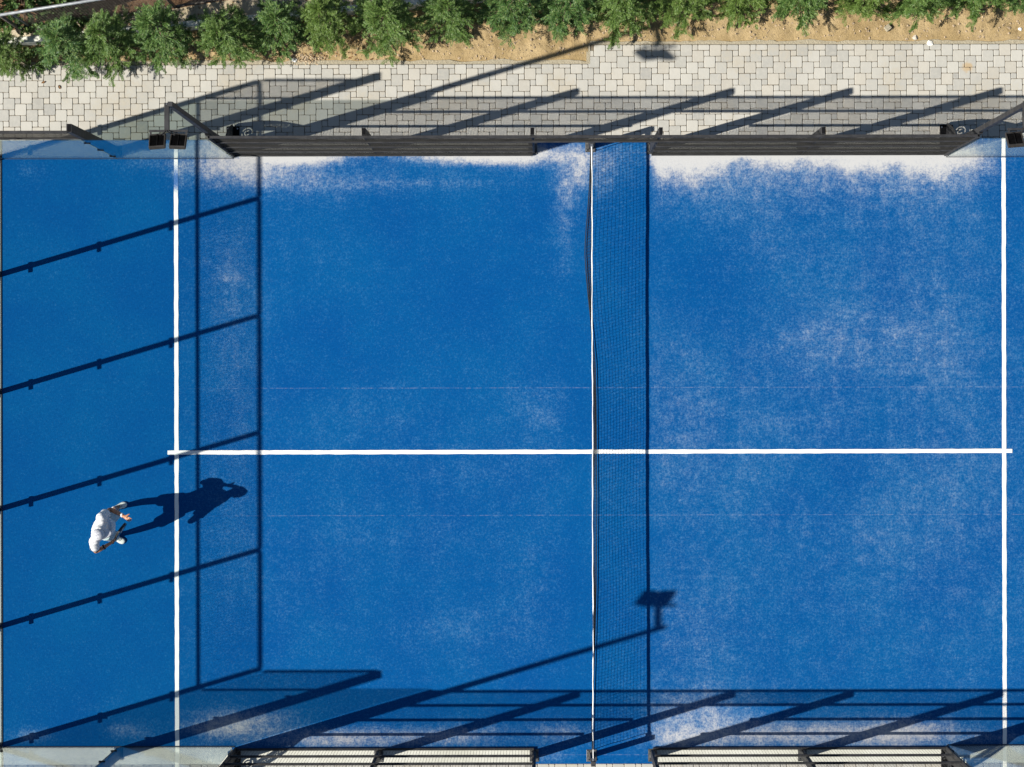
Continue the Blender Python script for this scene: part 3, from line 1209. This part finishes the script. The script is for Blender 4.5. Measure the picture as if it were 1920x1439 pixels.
# ------------------------------------------------------------------ the person
def skin_mesh(name, joints, edges, mat, sub=2, root=0):
    """one continuous skinned surface over a skeleton of joints: name -> (x, y, z, rx, ry)"""
    keys = list(joints)
    me = bpy.data.meshes.new(name)
    me.from_pydata([joints[k][:3] for k in keys], [(keys.index(a), keys.index(b)) for a, b in edges], [])
    ob = bpy.data.objects.new(name, me)
    COL.objects.link(ob)
    ob.modifiers.new("skin", 'SKIN').use_smooth_shade = True
    for i, k in enumerate(keys):
        sv = me.skin_vertices[0].data[i]
        r = joints[k][3:]
        sv.radius = (r[0], r[1] if len(r) > 1 else r[0])
        sv.use_root = (i == root)
    s = ob.modifiers.new("sub", 'SUBSURF')
    s.levels = sub
    s.render_levels = sub
    dg = bpy.context.evaluated_depsgraph_get()
    out = bpy.data.meshes.new_from_object(ob.evaluated_get(dg))
    COL.objects.unlink(ob)
    bpy.data.objects.remove(ob)
    out.materials.clear()
    out.materials.append(mat)
    return out


P0 = G(220, 982)
person = thing("person", "person in white cap, white T-shirt and pale shorts holding a black racket", "person", (P0[0], P0[1], ZT))


def W(px, py, z):
    """ground-plan pixel -> local coordinates of the person"""
    x, y = (px - 1106.5) / PXM, (848 - py) / PXM
    return (x - P0[0], y - P0[1], z)


J = {}


def jt(k, px, py, z, *r):
    J[k] = (*W(px, py, z), *r)


jt('pelvis', 219, 981, 1.02, 0.115, 0.10)
jt('waist', 218, 981, 1.18, 0.105, 0.09)
jt('chest', 217, 981, 1.38, 0.110, 0.09)
jt('collar', 218, 983, 1.50, 0.055, 0.055)
jt('neck', 220.8, 986.5, 1.64, 0.050, 0.050)
jt('skull', 222, 987, 1.74, 0.075, 0.08)
jt('crown', 222.5, 987.8, 1.85, 0.075, 0.08)
jt('l_sh', 221.5, 960, 1.50, 0.052)
jt('l_el', 231, 946.5, 1.20, 0.043)
jt('l_fa', 243, 951, 1.265, 0.040)
jt('l_wr', 257, 957, 1.34, 0.027)
jt('l_pm', 263, 960, 1.375, 0.036, 0.02)
jt('r_sh', 208.5, 1002, 1.50, 0.052)
jt('r_el', 204.5, 1023, 1.23, 0.043)
jt('r_fa', 215, 1018, 1.215, 0.040)
jt('r_wr', 230, 1009, 1.20, 0.027)
jt('r_pm', 236, 1005.5, 1.20, 0.036, 0.022)
jt('l_hip', 221, 970, 0.97, 0.10)
jt('l_kn', 230, 957, 0.53, 0.062)
jt('l_cf', 223, 953, 0.36, 0.060)
jt('l_an', 217, 952, 0.09, 0.040)
jt('l_toe', 226, 948, 0.045, 0.035)
jt('r_hip', 217, 993, 0.97, 0.10)
jt('r_kn', 228, 1001, 0.53, 0.062)
jt('r_cf', 221, 1003.5, 0.36, 0.060)
jt('r_an', 214, 1005, 0.09, 0.040)
jt('r_toe', 222, 1010, 0.045, 0.035)
E = [('pelvis', 'waist'), ('waist', 'chest'), ('chest', 'collar'), ('collar', 'neck'), ('neck', 'skull'), ('skull', 'crown'),
     ('collar', 'l_sh'), ('l_sh', 'l_el'), ('l_el', 'l_fa'), ('l_fa', 'l_wr'), ('l_wr', 'l_pm'),
     ('collar', 'r_sh'), ('r_sh', 'r_el'), ('r_el', 'r_fa'), ('r_fa', 'r_wr'), ('r_wr', 'r_pm'),
     ('pelvis', 'l_hip'), ('l_hip', 'l_kn'), ('l_kn', 'l_cf'), ('l_cf', 'l_an'), ('l_an', 'l_toe'),
     ('pelvis', 'r_hip'), ('r_hip', 'r_kn'), ('r_kn', 'r_cf'), ('r_cf', 'r_an'), ('r_an', 'r_toe')]


def fingers(side, base, axis, up, spread, curl):
    """five separate finger chains rooted in the palm, appended to the skeleton"""
    base, axis, up, spread = Vector(base), Vector(axis).normalized(), Vector(up).normalized(), Vector(spread).normalized()
    for k, ln in enumerate((0.078, 0.088, 0.082, 0.064)):
        o = base + spread * (0.028 - 0.019 * k) + axis * 0.035
        prev = side + '_pm'
        d = axis.copy()
        for q, seg in enumerate((0.45, 0.32, 0.23)):
            d = (d * math.cos(curl) + up * math.sin(curl)).normalized()
            up2 = up
            o = o + d * ln * seg
            nm_ = f"{side}_f{k}_{q}"
            J[nm_] = (*o, 0.0088 - 0.0012 * q)
            E.append((prev, nm_))
            prev = nm_
    o = base + spread * 0.034 - axis * 0.005
    prev = side + '_pm'
    for q, seg in enumerate((0.035, 0.028)):
        o = o + (spread * 0.7 + axis * 0.7 + up * 0.35 * q).normalized() * seg
        J[f"{side}_t{q}"] = (*o, 0.010 - 0.0015 * q)
        E.append((prev, f"{side}_t{q}"))
        prev = f"{side}_t{q}"


v = lambda k: Vector(J[k][:3])
lax = (v('l_pm') - v('l_wr')).normalized()
lsp = lax.cross(Vector((0, 0, 1))).normalized() * -1
fingers('l', v('l_pm'), lax, Vector((0, 0, -1)), lsp, 0.16)
rk_tip = Vector(W(262, 971, 1.40))
rk_grip = v('r_pm') + Vector((0.012, 0.006, -0.022))
rax = (v('r_pm') - v('r_wr')).normalized()
rk_ax = (rk_tip - rk_grip).normalized()
rsp = rk_ax
rup = rax.cross(rk_ax).normalized()
if rup.z > 0:
    rup = -rup
fingers('r', v('r_pm') + Vector((0, 0, 0.012)), rax, rup, rsp, 0.85)

body_me = skin_mesh("body", J, E, M['skin'], 2)
put("body", body_me, person)


def lerp(a, b, t):
    return tuple(J[a][i] + (J[b][i] - J[a][i]) * t for i in range(3))


def ellipsoid(m, c, r, ax=None, seg=20, rng=12, zmin=-1.0):
    """(partial) ellipsoid; ax = rotation matrix"""
    c = Vector(c)
    ax = ax or Matrix.Identity(3)
    b = len(m.v)
    t1 = math.acos(max(-1, zmin))
    for j in range(rng + 1):
        th = t1 * j / rng
        for i in range(seg):
            ph = 2 * math.pi * i / seg
            p = Vector((r[0] * math.sin(th) * math.cos(ph), r[1] * math.sin(th) * math.sin(ph), r[2] * math.cos(th)))
            m.v.append(tuple(c + ax @ p))
    for j in range(rng):
        for i in range(seg):
            m.f.append((b + j * seg + i, b + (j + 1) * seg + i, b + (j + 1) * seg + (i + 1) % seg, b + j * seg + (i + 1) % seg))
    return m


FWD = Vector((0.962, -0.273, 0))
SIDE = Vector((0.273, 0.962, 0))


def rings(m, lv):
    """closed stack of ellipses: (px, py, z, half width, half depth)"""
    n_ = 20
    b = len(m.v)
    for px, py, z, wd, dp in lv:
        c = Vector(W(px, py, z))
        for i in range(n_):
            a = 2 * math.pi * i / n_
            m.v.append(tuple(c + SIDE * (wd * math.cos(a)) + FWD * (dp * math.sin(a))))
    for k in range(len(lv) - 1):
        for i in range(n_):
            m.f.append((b + k * n_ + (i + 1) % n_, b + k * n_ + i, b + (k + 1) * n_ + i, b + (k + 1) * n_ + (i + 1) % n_))
    m.f.append(tuple(b + i for i in range(n_)))
    m.f.append(tuple(b + (len(lv) - 1) * n_ + i for i in range(n_ - 1, -1, -1)))
    return m


def cloth(name, m, mat, voxel, wr):
    """one smooth skin over overlapping closed shapes, with small folds"""
    ob = put(name, m.mesh(name, mat))
    rm = ob.modifiers.new("remesh", 'REMESH')
    rm.mode = 'VOXEL'
    rm.voxel_size = voxel
    sm = ob.modifiers.new("smooth", 'SMOOTH')
    sm.factor = 0.6
    sm.iterations = 7
    dg = bpy.context.evaluated_depsgraph_get()
    me = bpy.data.meshes.new_from_object(ob.evaluated_get(dg))
    COL.objects.unlink(ob)
    bpy.data.objects.remove(ob)
    nr = [vt.normal.copy() for vt in me.vertices]
    for vt, nn in zip(me.vertices, nr):
        q = vt.co
        f = noise.noise(Vector((q.x * 7, q.y * 13, q.z * 11))) + 0.7 * noise.noise(Vector((q.x * 18 + q.y * 9, q.y * 30, q.z * 16)))
        vt.co += nn * (f * wr)
    me.polygons.foreach_set("use_smooth", [True] * len(me.polygons))
    me.materials.clear()
    me.materials.append(mat)
    return put(name, me, person)


sh = MB()
rings(sh, [(220, 981, 0.91, 0.170, 0.140), (220, 981, 1.02, 0.172, 0.140), (219, 981, 1.18, 0.168, 0.130), (218, 981, 1.33, 0.190, 0.134),
           (217, 981, 1.45, 0.205, 0.128), (217.5, 982, 1.525, 0.155, 0.100), (219, 984, 1.59, 0.098, 0.088), (220, 985.5, 1.63, 0.080, 0.076)])
for s_, q in (('l', 0.55), ('r', 0.60)):
    a, b = Vector(J[s_ + '_sh'][:3]), Vector(lerp(s_ + '_sh', s_ + '_el', q))
    ellipsoid(sh, a, (0.088, 0.088, 0.085), None, 16, 12)
    sh.tube([a, a.lerp(b, 0.5), b], [0.086, 0.082, 0.086], 14)
    c = Vector(lerp('collar', s_ + '_sh', 0.1))
    sh.tube([c, a], [0.085, 0.085], 14)
cloth("shirt", sh, M['shirt'], 0.011, 0.0055)
st_ = MB()
rings(st_, [(219.5, 981, 0.80, 0.150, 0.120), (220, 981, 0.90, 0.168, 0.132), (220, 981, 1.03, 0.160, 0.128)])
for s_ in 'lr':
    a, b = Vector(J[s_ + '_hip'][:3]), Vector(lerp(s_ + '_hip', s_ + '_kn', 0.84))
    st_.tube([a, a.lerp(b, 0.5), b], [0.108, 0.104, 0.098], 16)
cloth("shorts", st_, M['shorts'], 0.012, 0.006)


face = Vector((1.0, 0.12, -0.10)).normalized()        # where the face looks
side = Vector((0, 0, 1)).cross(face).normalized()
upv = face.cross(side).normalized()
HM = Matrix((face, side, upv)).transposed()
HC = Vector(W(222.3, 987.6, 1.80))
hd = MB()
ellipsoid(hd, HC, (0.098, 0.076, 0.112), HM)
ellipsoid(hd, HC + HM @ Vector((0.062, 0, -0.068)), (0.042, 0.048, 0.055), HM, 14, 8)     # jaw
ellipsoid(hd, HC + HM @ Vector((0.098, 0, -0.018)), (0.022, 0.014, 0.024), HM, 10, 6)     # nose
for s in (-1, 1):
    ellipsoid(hd, HC + HM @ Vector((-0.005, s * 0.078, -0.012)), (0.020, 0.010, 0.030), HM, 10, 6)   # ears
head = hd.build("head", M['skin'], person, smooth=True)
for s in (-1, 1):
    ey = MB()
    ellipsoid(ey, HC + HM @ Vector((0.083, s * 0.032, 0.012)), (0.014, 0.014, 0.012), HM, 10, 6)
    ey.build("eye", M['shirt'], head, smooth=True)
mo = MB()
ellipsoid(mo, HC + HM @ Vector((0.098, 0, -0.066)), (0.008, 0.024, 0.007), HM, 10, 6)
mo.build("mouth", simple("lips", (0.30, 0.10, 0.08), 0.5), head, smooth=True)
hr = MB()
ellipsoid(hr, HC + HM @ Vector((-0.014, 0, 0.004)), (0.098, 0.082, 0.112), HM, 18, 10, -0.25)
hr.build("hair", M['hair'], person, smooth=True)
cp = MB()
ellipsoid(cp, HC + HM @ Vector((-0.004, 0, 0.020)), (0.110, 0.092, 0.098), HM, 28, 12, 0.02)
cap = cp.build("cap", M['cap'], person, smooth=True)
ss = cap.modifiers.new("solid", 'SOLIDIFY')
ss.thickness = 0.003
# brim: curved sheet in front of the crown
brm = MB()
nb, nr = 16, 6
for j in range(nr + 1):
    for i in range(nb + 1):
        a = math.radians(-68 + 136 * i / nb)
        rr = 1.0 + 1.08 * (j / nr) * math.cos(a) ** 0.8
        x, y = 0.106 * math.cos(a) * rr, 0.092 * math.sin(a) * (1 + 0.10 * j / nr)
        z = 0.024 - 0.010 * (j / nr) - 2.6 * y * y - 0.012 * (j / nr) ** 2
        brm.v.append(tuple(HC + HM @ Vector((x, y, z))))
for j in range(nr):
    for i in range(nb):
        a = j * (nb + 1) + i
        brm.f.append((a, a + nb + 1, a + nb + 2, a + 1))
bo = brm.build("brim", M['cap'], cap, smooth=True)
bs = bo.modifiers.new("solid", 'SOLIDIFY')
bs.thickness = 0.004
MB().tube([tuple(HC + HM @ Vector((-0.004, 0, 0.117))), tuple(HC + HM @ Vector((-0.004, 0, 0.124)))], 0.008, 8).build("cap_button", M['cap'], cap)


def shoe(heel, toe, side_s):
    """trainer: lofted upper with toe box, heel counter, ankle opening, sole and laces"""
    h, t_ = Vector((*heel, 0)), Vector((*toe, 0))
    ax = (t_ - h)
    L = ax.length
    ax.normalize()
    sd = Vector((0, 0, 1)).cross(ax)
    prof = [(0.0, 0.018, 0.055), (0.04, 0.033, 0.085), (0.16, 0.038, 0.098), (0.32, 0.037, 0.100), (0.45, 0.039, 0.085), (0.60, 0.046, 0.066),
            (0.75, 0.050, 0.055), (0.88, 0.044, 0.048), (0.96, 0.030, 0.040), (1.0, 0.012, 0.028)]
    up, so = MB(), MB()
    n_ = 12
    for k, (f, wd, hh) in enumerate(prof):
        bend = 0.006 * side_s * math.sin(math.pi * f)
        c = h + ax * (L * f) + sd * bend
        for i in range(n_):
            a = 2 * math.pi * i / n_
            y = math.cos(a) * wd
            z = 0.024 + (hh - 0.024) * 0.5 * (1 + math.sin(a))
            up.v.append(tuple(c + sd * y + Vector((0, 0, z))))
        for yy, zz in ((-1.08, 0.0), (1.08, 0.0), (1.1, 0.027), (-1.1, 0.027)):
            so.v.append(tuple(c + sd * wd * yy + Vector((0, 0, zz))))
    for k in range(len(prof) - 1):
        for i in range(n_):
            up.f.append((k * n_ + i, k * n_ + (i + 1) % n_, (k + 1) * n_ + (i + 1) % n_, (k + 1) * n_ + i))
        for i in range(4):
            so.f.append((k * 4 + i, k * 4 + (i + 1) % 4, (k + 1) * 4 + (i + 1) % 4, (k + 1) * 4 + i))
    up.f += [tuple(range(n_ - 1, -1, -1)), tuple((len(prof) - 1) * n_ + i for i in range(n_))]
    so.f += [(3, 2, 1, 0), tuple((len(prof) - 1) * 4 + i for i in range(4))]
    s_ = up.build("shoe", M['shoe'], person, smooth=True)
    so.build("sole", M['sole'], s_)
    lc = MB()
    for q in range(4):
        f = 0.46 + 0.07 * q
        c = h + ax * (L * f)
        zz = 0.089 - 0.085 * (f - 0.46) + 0.004
        lc.tube([tuple(c + sd * -0.020 + Vector((0, 0, zz - 0.006))), tuple(c + Vector((0, 0, zz + 0.003))), tuple(c + sd * 0.020 + Vector((0, 0, zz - 0.006)))], 0.0035, 5)
    lc.build("laces", M['sole'], s_)
    ellips = MB()
    c = h + ax * (L * 0.22)
    ellips.tube([tuple(c + Vector((0, 0, 0.085))), tuple(c + Vector((0, 0, 0.155)))], [0.043, 0.046], 12)
    ellips.build("sock", M['shirt'], person, smooth=True)


shoe(W(210, 955.5, 0)[:2], W(238, 943.5, 0)[:2], 1)
shoe(W(208, 1001.5, 0)[:2], W(234, 1016, 0)[:2], -1)

for k0, k1, mt, rr, nm_ in (('l_fa', 'l_wr', 'shirt', 0.035, "wristband"), ('r_fa', 'r_wr', 'band', 0.036, "bracelet")):
    a = Vector(lerp(k0, k1, 0.80 if nm_ == "wristband" else 0.25))
    b = Vector(lerp(k0, k1, 1.0 if nm_ == "wristband" else 0.42))
    MB().tube([a, b], rr if nm_ == "wristband" else rr + 0.008, 12).build(nm_, M[mt], person, smooth=True)

# racket: held, so a thing of its own
rk = thing("racket", "black padel racket held by the person in the white cap", "racket", tuple(Vector((P0[0], P0[1], ZT)) + rk_grip))
nrm = rk_ax.cross(Vector((0, 0, 1))).normalized()       # face normal, horizontal: the face stands upright
wid = nrm.cross(rk_ax).normalized()
RM = Matrix((rk_ax, wid, nrm)).transposed()


def rp(x, y, z):
    return tuple(RM @ Vector((x, y, z)))


L0 = -0.05
hm = MB()
pts = []
for k in range(32):
    a = 2 * math.pi * k / 32
    x = 0.285 + 0.135 * math.cos(a) - (0.03 if math.cos(a) < -0.5 else 0)
    pts.append((x, 0.128 * math.sin(a) * (1.0 if math.cos(a) > -0.3 else 0.9)))
for z in (-0.019, 0.019):
    hm.v += [rp(x, y, z) for x, y in pts]
hm.f += [tuple(range(31, -1, -1)), tuple(range(32, 64))]
for k in range(32):
    hm.f.append((k, (k + 1) % 32, 32 + (k + 1) % 32, 32 + k))
hm.build("racket_head", M['racket'], rk, bevel=0.004)
MB().tube([rp(L0, 0, 0), rp(0.09, 0, 0)], 0.017, 10).build("grip", M['band'], rk, smooth=True)
th = MB()
for s in (-1, 1):
    th.tube([rp(0.085, s * 0.008, 0), rp(0.12, s * 0.03, 0), rp(0.16, s * 0.075, 0)], 0.013, 8)
th.build("throat", M['racket'], rk, smooth=True)
lg = MB()
for s in (-1, 1):
    lg.v += [rp(0.22, -0.03, s * 0.0205), rp(0.36, -0.015, s * 0.0205), rp(0.36, 0.02, s * 0.0205), rp(0.22, 0.005, s * 0.0205)]
lg.f += [(3, 2, 1, 0), (4, 5, 6, 7)]
lg.build("stripe", M['tape'], rk)

# ------------------------------------------------------------------ planting


def spray(m, base, d, ln, rr, leaf_l, leaf_w):
    """a feathery twig: short narrow blades on both sides of a drooping axis"""
    d = Vector(d).normalized()
    p = Vector(base)
    n_ = 11
    side_ = d.cross(Vector((rr.uniform(-.4, .4), rr.uniform(-.4, .4), 1))).normalized()
    for k in range(n_):
        d = (d + Vector((0, 0, -0.05)) + Vector((rr.uniform(-.1, .1), rr.uniform(-.1, .1), rr.uniform(-.08, .08)))).normalized()
        p = p + d * (ln / n_)
        for s in ((-1, 1) if k < n_ - 1 else (-1, 1, 0)):
            dd = (d * 0.9 + side_ * s * rr.uniform(0.5, 0.95) + Vector((0, 0, rr.uniform(-.25, .35)))).normalized()
            l_ = leaf_l * rr.uniform(0.7, 1.25) * (1 - 0.35 * k / n_)
            nn = dd.cross(Vector((rr.uniform(-.5, .5), rr.uniform(-.5, .5), 1))).normalized() * leaf_w * 0.5
            b = len(m.v)
            tip = p + dd * l_
            mid_ = p + dd * l_ * 0.45
            m.v += [tuple(p), tuple(mid_ + nn), tuple(tip), tuple(mid_ - nn)]
            m.f.append((b, b + 1, b + 2, b + 3))


def sapling_mesh(seed, h=2.1, r=0.50, n_sp=430):
    rr = random.Random(seed)
    crown, trunk = MB(), MB()
    lean = Vector((rr.uniform(-.05, .05), rr.uniform(-.05, .05), 0))
    top = Vector((0, 0, h)) + lean * h
    trunk.tube([(0, 0, -0.1), tuple(lean * h * 0.3 + Vector((0, 0, h * 0.3))), tuple(top * 0.97)], [0.028, 0.02, 0.006], 7)
    nb_ = 44
    for i in range(nb_):
        q = ((i + rr.random()) / nb_) ** 1.15
        z = 0.10 + q * (h - 0.25)
        ph = i * 2.399 + rr.uniform(-.5, .5)
        ln = (r * (1 - q) ** 0.62 * rr.uniform(0.62, 1.28) * min(1, 0.75 + q * 1.6) + 0.09)
        rise = rr.uniform(0.15, 0.75)
        out = Vector((math.cos(ph), math.sin(ph), 0))
        b0 = lean * z + Vector((0, 0, z))
        pts = []
        for k in range(6):
            f = k / 5
            pts.append(b0 + out * ln * f + Vector((0, 0, ln * (rise * f - 0.35 * f * f))) + Vector((rr.uniform(-.02, .02), rr.uniform(-.02, .02), 0)))
        trunk.tube(pts, [0.010 * (1 - 0.8 * k / 5) for k in range(6)], 4, False)
        for k in range(int(n_sp / nb_)):
            f = rr.random() ** 0.6
            p = pts[min(4, int(f * 5))].lerp(pts[min(5, int(f * 5) + 1)], f * 5 % 1)
            d = out * rr.uniform(0.4, 1.2) + Vector((rr.uniform(-.8, .8), rr.uniform(-.8, .8), rr.uniform(-0.1, 0.9)))
            spray(crown, p, d, rr.uniform(0.08, 0.18), rr, 0.052, 0.0095)
    for k in range(26):
        d = Vector((rr.uniform(-.5, .5), rr.uniform(-.5, .5), 1))
        spray(crown, top * rr.uniform(0.86, 1.0), d, rr.uniform(0.12, 0.24), rr, 0.052, 0.0095)
    return crown.mesh("crown", M['leaf']), trunk.mesh("trunk", M['bark'])


VAR = [sapling_mesh(11 + 5 * i, h=1.85 + 0.16 * (i % 3), r=0.395 + 0.03 * (i % 3), n_sp=760) for i in range(6)]
SAP = [(30, 106, .72), (150, 95, 1.0), (226, 93, 1.02), (332, 84, .98), (442, 72, .98), (530, 62, .95), (626, 56, .96), (730, 54, 1.08),
       (848, 42, .98), (965, 34, 1.02), (1062, 30, .95), (1165, 28, 1.06), (1276, 12, .98), (1385, 6, .98), (1496, 4, 1.0), (1606, 4, 1.02),
       (1712, 0, 1.0), (1812, -2, 1.0), (1916, -12, 1.0)]
ORD = ["first", "second", "third", "fourth", "fifth", "sixth", "seventh", "eighth", "ninth", "tenth", "eleventh", "twelfth", "thirteenth",
       "fourteenth", "fifteenth", "sixteenth", "seventeenth", "eighteenth", "last"]
LOOK = {0: "sparse yellowish", 1: "dense dark green", 2: "tall feathery", 7: "large drooping", 8: "thin yellow-green", 11: "large bright green"}
for i, (px, py, s) in enumerate(SAP):
    x, y = (px - 1106.5) / PXM, (848 - py) / PXM
    y = min(y, wall_y(x) - 0.12)
    lab = f"{LOOK.get(i, 'feathery green')} sapling, {ORD[i]} from the left in the planted row"
    t = thing("evergreen_sapling", lab, "sapling", (x, y, soil_z(x, y) - 0.01), random.uniform(0, 6.28), "saplings in the row beside the path",
              (s * random.uniform(.90, 1.12), s * random.uniform(.90, 1.10), s * random.uniform(.9, 1.08)))
    cm, tm = VAR[(i * 5 + 2) % 6]
    put("crown", cm, t)
    put("trunk", tm, t)


def bush_mesh(seed, rx, ry, h, n_, ll, lw):
    rr = random.Random(seed)
    crown, st = MB(), MB()
    for i in range(n_):
        a, q = rr.uniform(0, 6.28), math.sqrt(rr.random())
        x, y = math.cos(a) * rx * q, math.sin(a) * ry * q
        z = h * (1 - 0.75 * q * q) * rr.uniform(0.35, 1.0)
        d = Vector((x / rx + rr.uniform(-.6, .6), y / ry + rr.uniform(-.6, .6), 1.0))
        spray(crown, (x, y, z), d, rr.uniform(0.1, 0.2), rr, ll, lw)
        if i % 5 == 0:
            st.tube([(x * .2, y * .2, 0), (x * .7, y * .7, z * .6), (x, y, z)], [0.008, 0.005, 0.003], 4, False)
    return crown.mesh("foliage", M['leaf2']), st.mesh("stems", M['bark'])


def bush(lab, px, py, z, seed, rx, ry, h, n_, ll=0.06, lw=0.03, cat="shrub"):
    x, y = G(px, py, z)
    t = thing("leafy_shrub", lab, cat, (x, y, z))
    f, s = bush_mesh(seed, rx, ry, h, n_, ll, lw)
    put("foliage", f, t)
    put("stem", s, t)


bush("dense leafy shrub behind the pipe railing in the top left corner", 40, 8, 0.4, 3, 0.75, 0.42, 1.0, 330)
bush("small leafy shrub poking through the railing beside the dense corner shrub", 128, 22, 0.4, 5, 0.28, 0.34, 0.9, 100)
bush("low yellow-green weeds at the paving edge under the first sapling", 45, 117, 0.0, 8, 0.38, 0.12, 0.22, 70, 0.06, 0.014, "weeds")

# chain-link fence with pipe rail on the terrace
fx0, fy0 = G(45, 57, HW)
fx1 = fx0 + 5.2
fy1 = fy0 + 5.2 * (fence_y(1.0) - fence_y(0.0))
fl = thing("pipe_fence", "wire fence with a pale pipe top rail behind the saplings, top left", "fence", (fx0, fy0, HW - 0.03), math.atan2(fy1 - fy0, fx1 - fx0))
LF = math.hypot(fx1 - fx0, fy1 - fy0)
HF = 1.72
MB().tube([(-1.2, 0, HF), (LF, 0, HF)], 0.025, 10).build("top_rail", M['pipe'], fl, smooth=True)
MB().tube([(0, 0, 0.06), (LF, 0, 0.06)], 0.02, 8).build("bottom_rail", M['rust'], fl, smooth=True)
for x in (0.0, 2.55, LF):
    MB().tube([(x, 0, 0), (x, 0, HF - 0.02)], 0.03, 8).build("post", M['rust'], fl, smooth=True)
MB().tube([(0.16, 0.02, 0.05), (0.16, 0.02, HF - 0.04)], 0.018, 8).build("brace", M['pipe'], fl, smooth=True)
cl = MB()
k = 0
st = 0.10
zz0, zz1 = 0.06, HF - 0.02
for i in range(int(LF / st) + 26):
    for s in (1, -1):
        xs = -1.7 + i * st if s > 0 else i * st
        xe = xs + s * (zz1 - zz0)
        # clip the slanted wire to the panel
        t0, t1 = 0.0, 1.0
        dx = xe - xs
        ta, tb = (0 - xs) / dx, (LF - xs) / dx
        t0, t1 = max(t0, min(ta, tb)), min(t1, max(ta, tb))
        if t1 - t0 < 0.02:
            continue
        cl.tube([(xs + dx * t0, 0.004 * s, zz0 + (zz1 - zz0) * t0), (xs + dx * t1, 0.004 * s, zz0 + (zz1 - zz0) * t1)], 0.0014, 3, False)
cl.build("wire_mesh", M['rust'], fl, kind="stuff")

# ------------------------------------------------------------------ small things on the soil and paving


def on_soil(px, py):
    x, y = (px - 1106.5) / PXM, (848 - py) / PXM
    return x, y, soil_z(x, y)


x, y, z = on_soil(1665, 55)
o = MB().frustum(0, 0, -0.01, 0.045, 0.055, 0.048, 0.05, 0.044).build("paver_fragment", M['edging'], bevel=0.005)
o.location = (x, y, z)
o.rotation_euler = (0.06, 0.05, 0.7)
tag(o, "square broken paver lying on the sandy soil, tilted", "paver piece")
for px, py, r, nm_, lab, mt in (
        (1718, 72, 0.05, "stone", "rounded pinkish stone half sunk in the sandy soil", 'stone'),
        (1914, 57, 0.035, "stone", "small white stone at the far right end of the soil strip", 'white_paint'),
        (1745, 84, 0.055, "stone", "flat pale stone overlapping the edge of the paving", 'white_paint'),
        (553, 112, 0.05, "stone", "pale stone among rubble at the paving edge under the saplings", 'white_paint')):
    x, y, z = on_soil(px, py)
    o = MB().rock(0, 0, 0, r, px, 0.6).build(nm_, M[mt])
    o.location = (x, y, max(z, -0.01) + r * 0.12)
    o.rotation_euler = (0, 0, px)
    tag(o, lab, "stone")
gv = MB()
rr = random.Random(5)
for i in range(1500):
    x = rr.uniform(-10.2, 7.6)
    yt = TOPL if x < X_STEP else TOPR
    y = yt + 0.08 + abs(rr.gauss(0, 0.40))
    if y > wall_y(x) - 0.03:
        continue
    gv.rock(x, y, soil_z(x, y) + 0.002, rr.choice((0.006, 0.008, 0.010, 0.014, 0.022)) * rr.uniform(.7, 1.2), i, 0.7)
for i in range(150):
    x, y = (rr.gauss(575, 16) - 1106.5) / PXM, (848 - rr.gauss(111, 5)) / PXM
    gv.rock(x, y, max(soil_z(x, y), -0.01) + 0.004, rr.uniform(0.007, 0.02), i + 900, 0.7)
gv.build("gravel", M['pebble'], kind="stuff")
dl = MB()
for i in range(1500):
    if i < 800:
        x = rr.uniform(-10.2, -3.5)
        y = wall_y(x) - rr.random() ** 1.0 * (wall_y(x) - TOPL - 0.06)
        z = soil_z(x, y) + 0.006
    else:
        x = rr.uniform(-10.2, -1)
        y = wall_y(x) + 0.1 + rr.random() * 1.3
        z = terrace_z(x, y) + 0.008
    a = rr.uniform(0, 6.28)
    l_, w2 = rr.uniform(0.02, 0.05), rr.uniform(0.007, 0.016)
    u = Vector((math.cos(a), math.sin(a), rr.uniform(-.2, .3)))
    s2 = Vector((-math.sin(a), math.cos(a), rr.uniform(-.4, .4))) * w2
    b = len(dl.v)
    p = Vector((x, y, z))
    dl.v += [tuple(p), tuple(p + u * l_ * .5 + s2 + Vector((0, 0, .006))), tuple(p + u * l_), tuple(p + u * l_ * .5 - s2 + Vector((0, 0, .006)))]
    dl.f.append((b, b + 1, b + 2, b + 3))
dl.build("fallen_leaves", M['dryleaf'], kind="stuff")
for px, py, a, lab in ((79, 155, 0.4, "curled brown leaf on the paving below the first sapling"),
                       (72, 132, 1.1, "thin brown twig leaf at the paving edge below the first sapling"),
                       (114, 166, 2.0, "small dark leaf in a paving joint left of the mast")):
    x, y = G(px, py)
    m = MB()
    for k in range(5):
        q = k / 4
        wv = 0.016 * math.sin(math.pi * (0.12 + 0.85 * q))
        m.v += [(q * 0.07, wv, 0.006 + 0.010 * q * q + wv * 0.5), (q * 0.07, 0, 0.004), (q * 0.07, -wv, 0.006 + 0.012 * q + wv * 0.5)]
    for k in range(4):
        b = 3 * k
        m.f += [(b, b + 1, b + 4, b + 3), (b + 1, b + 2, b + 5, b + 4)]
    o = m.build("dry_leaf", M['dryleaf'])
    o.location = (x, y, 0.002)
    o.rotation_euler = (0, 0, a)
    tag(o, lab, "leaf")
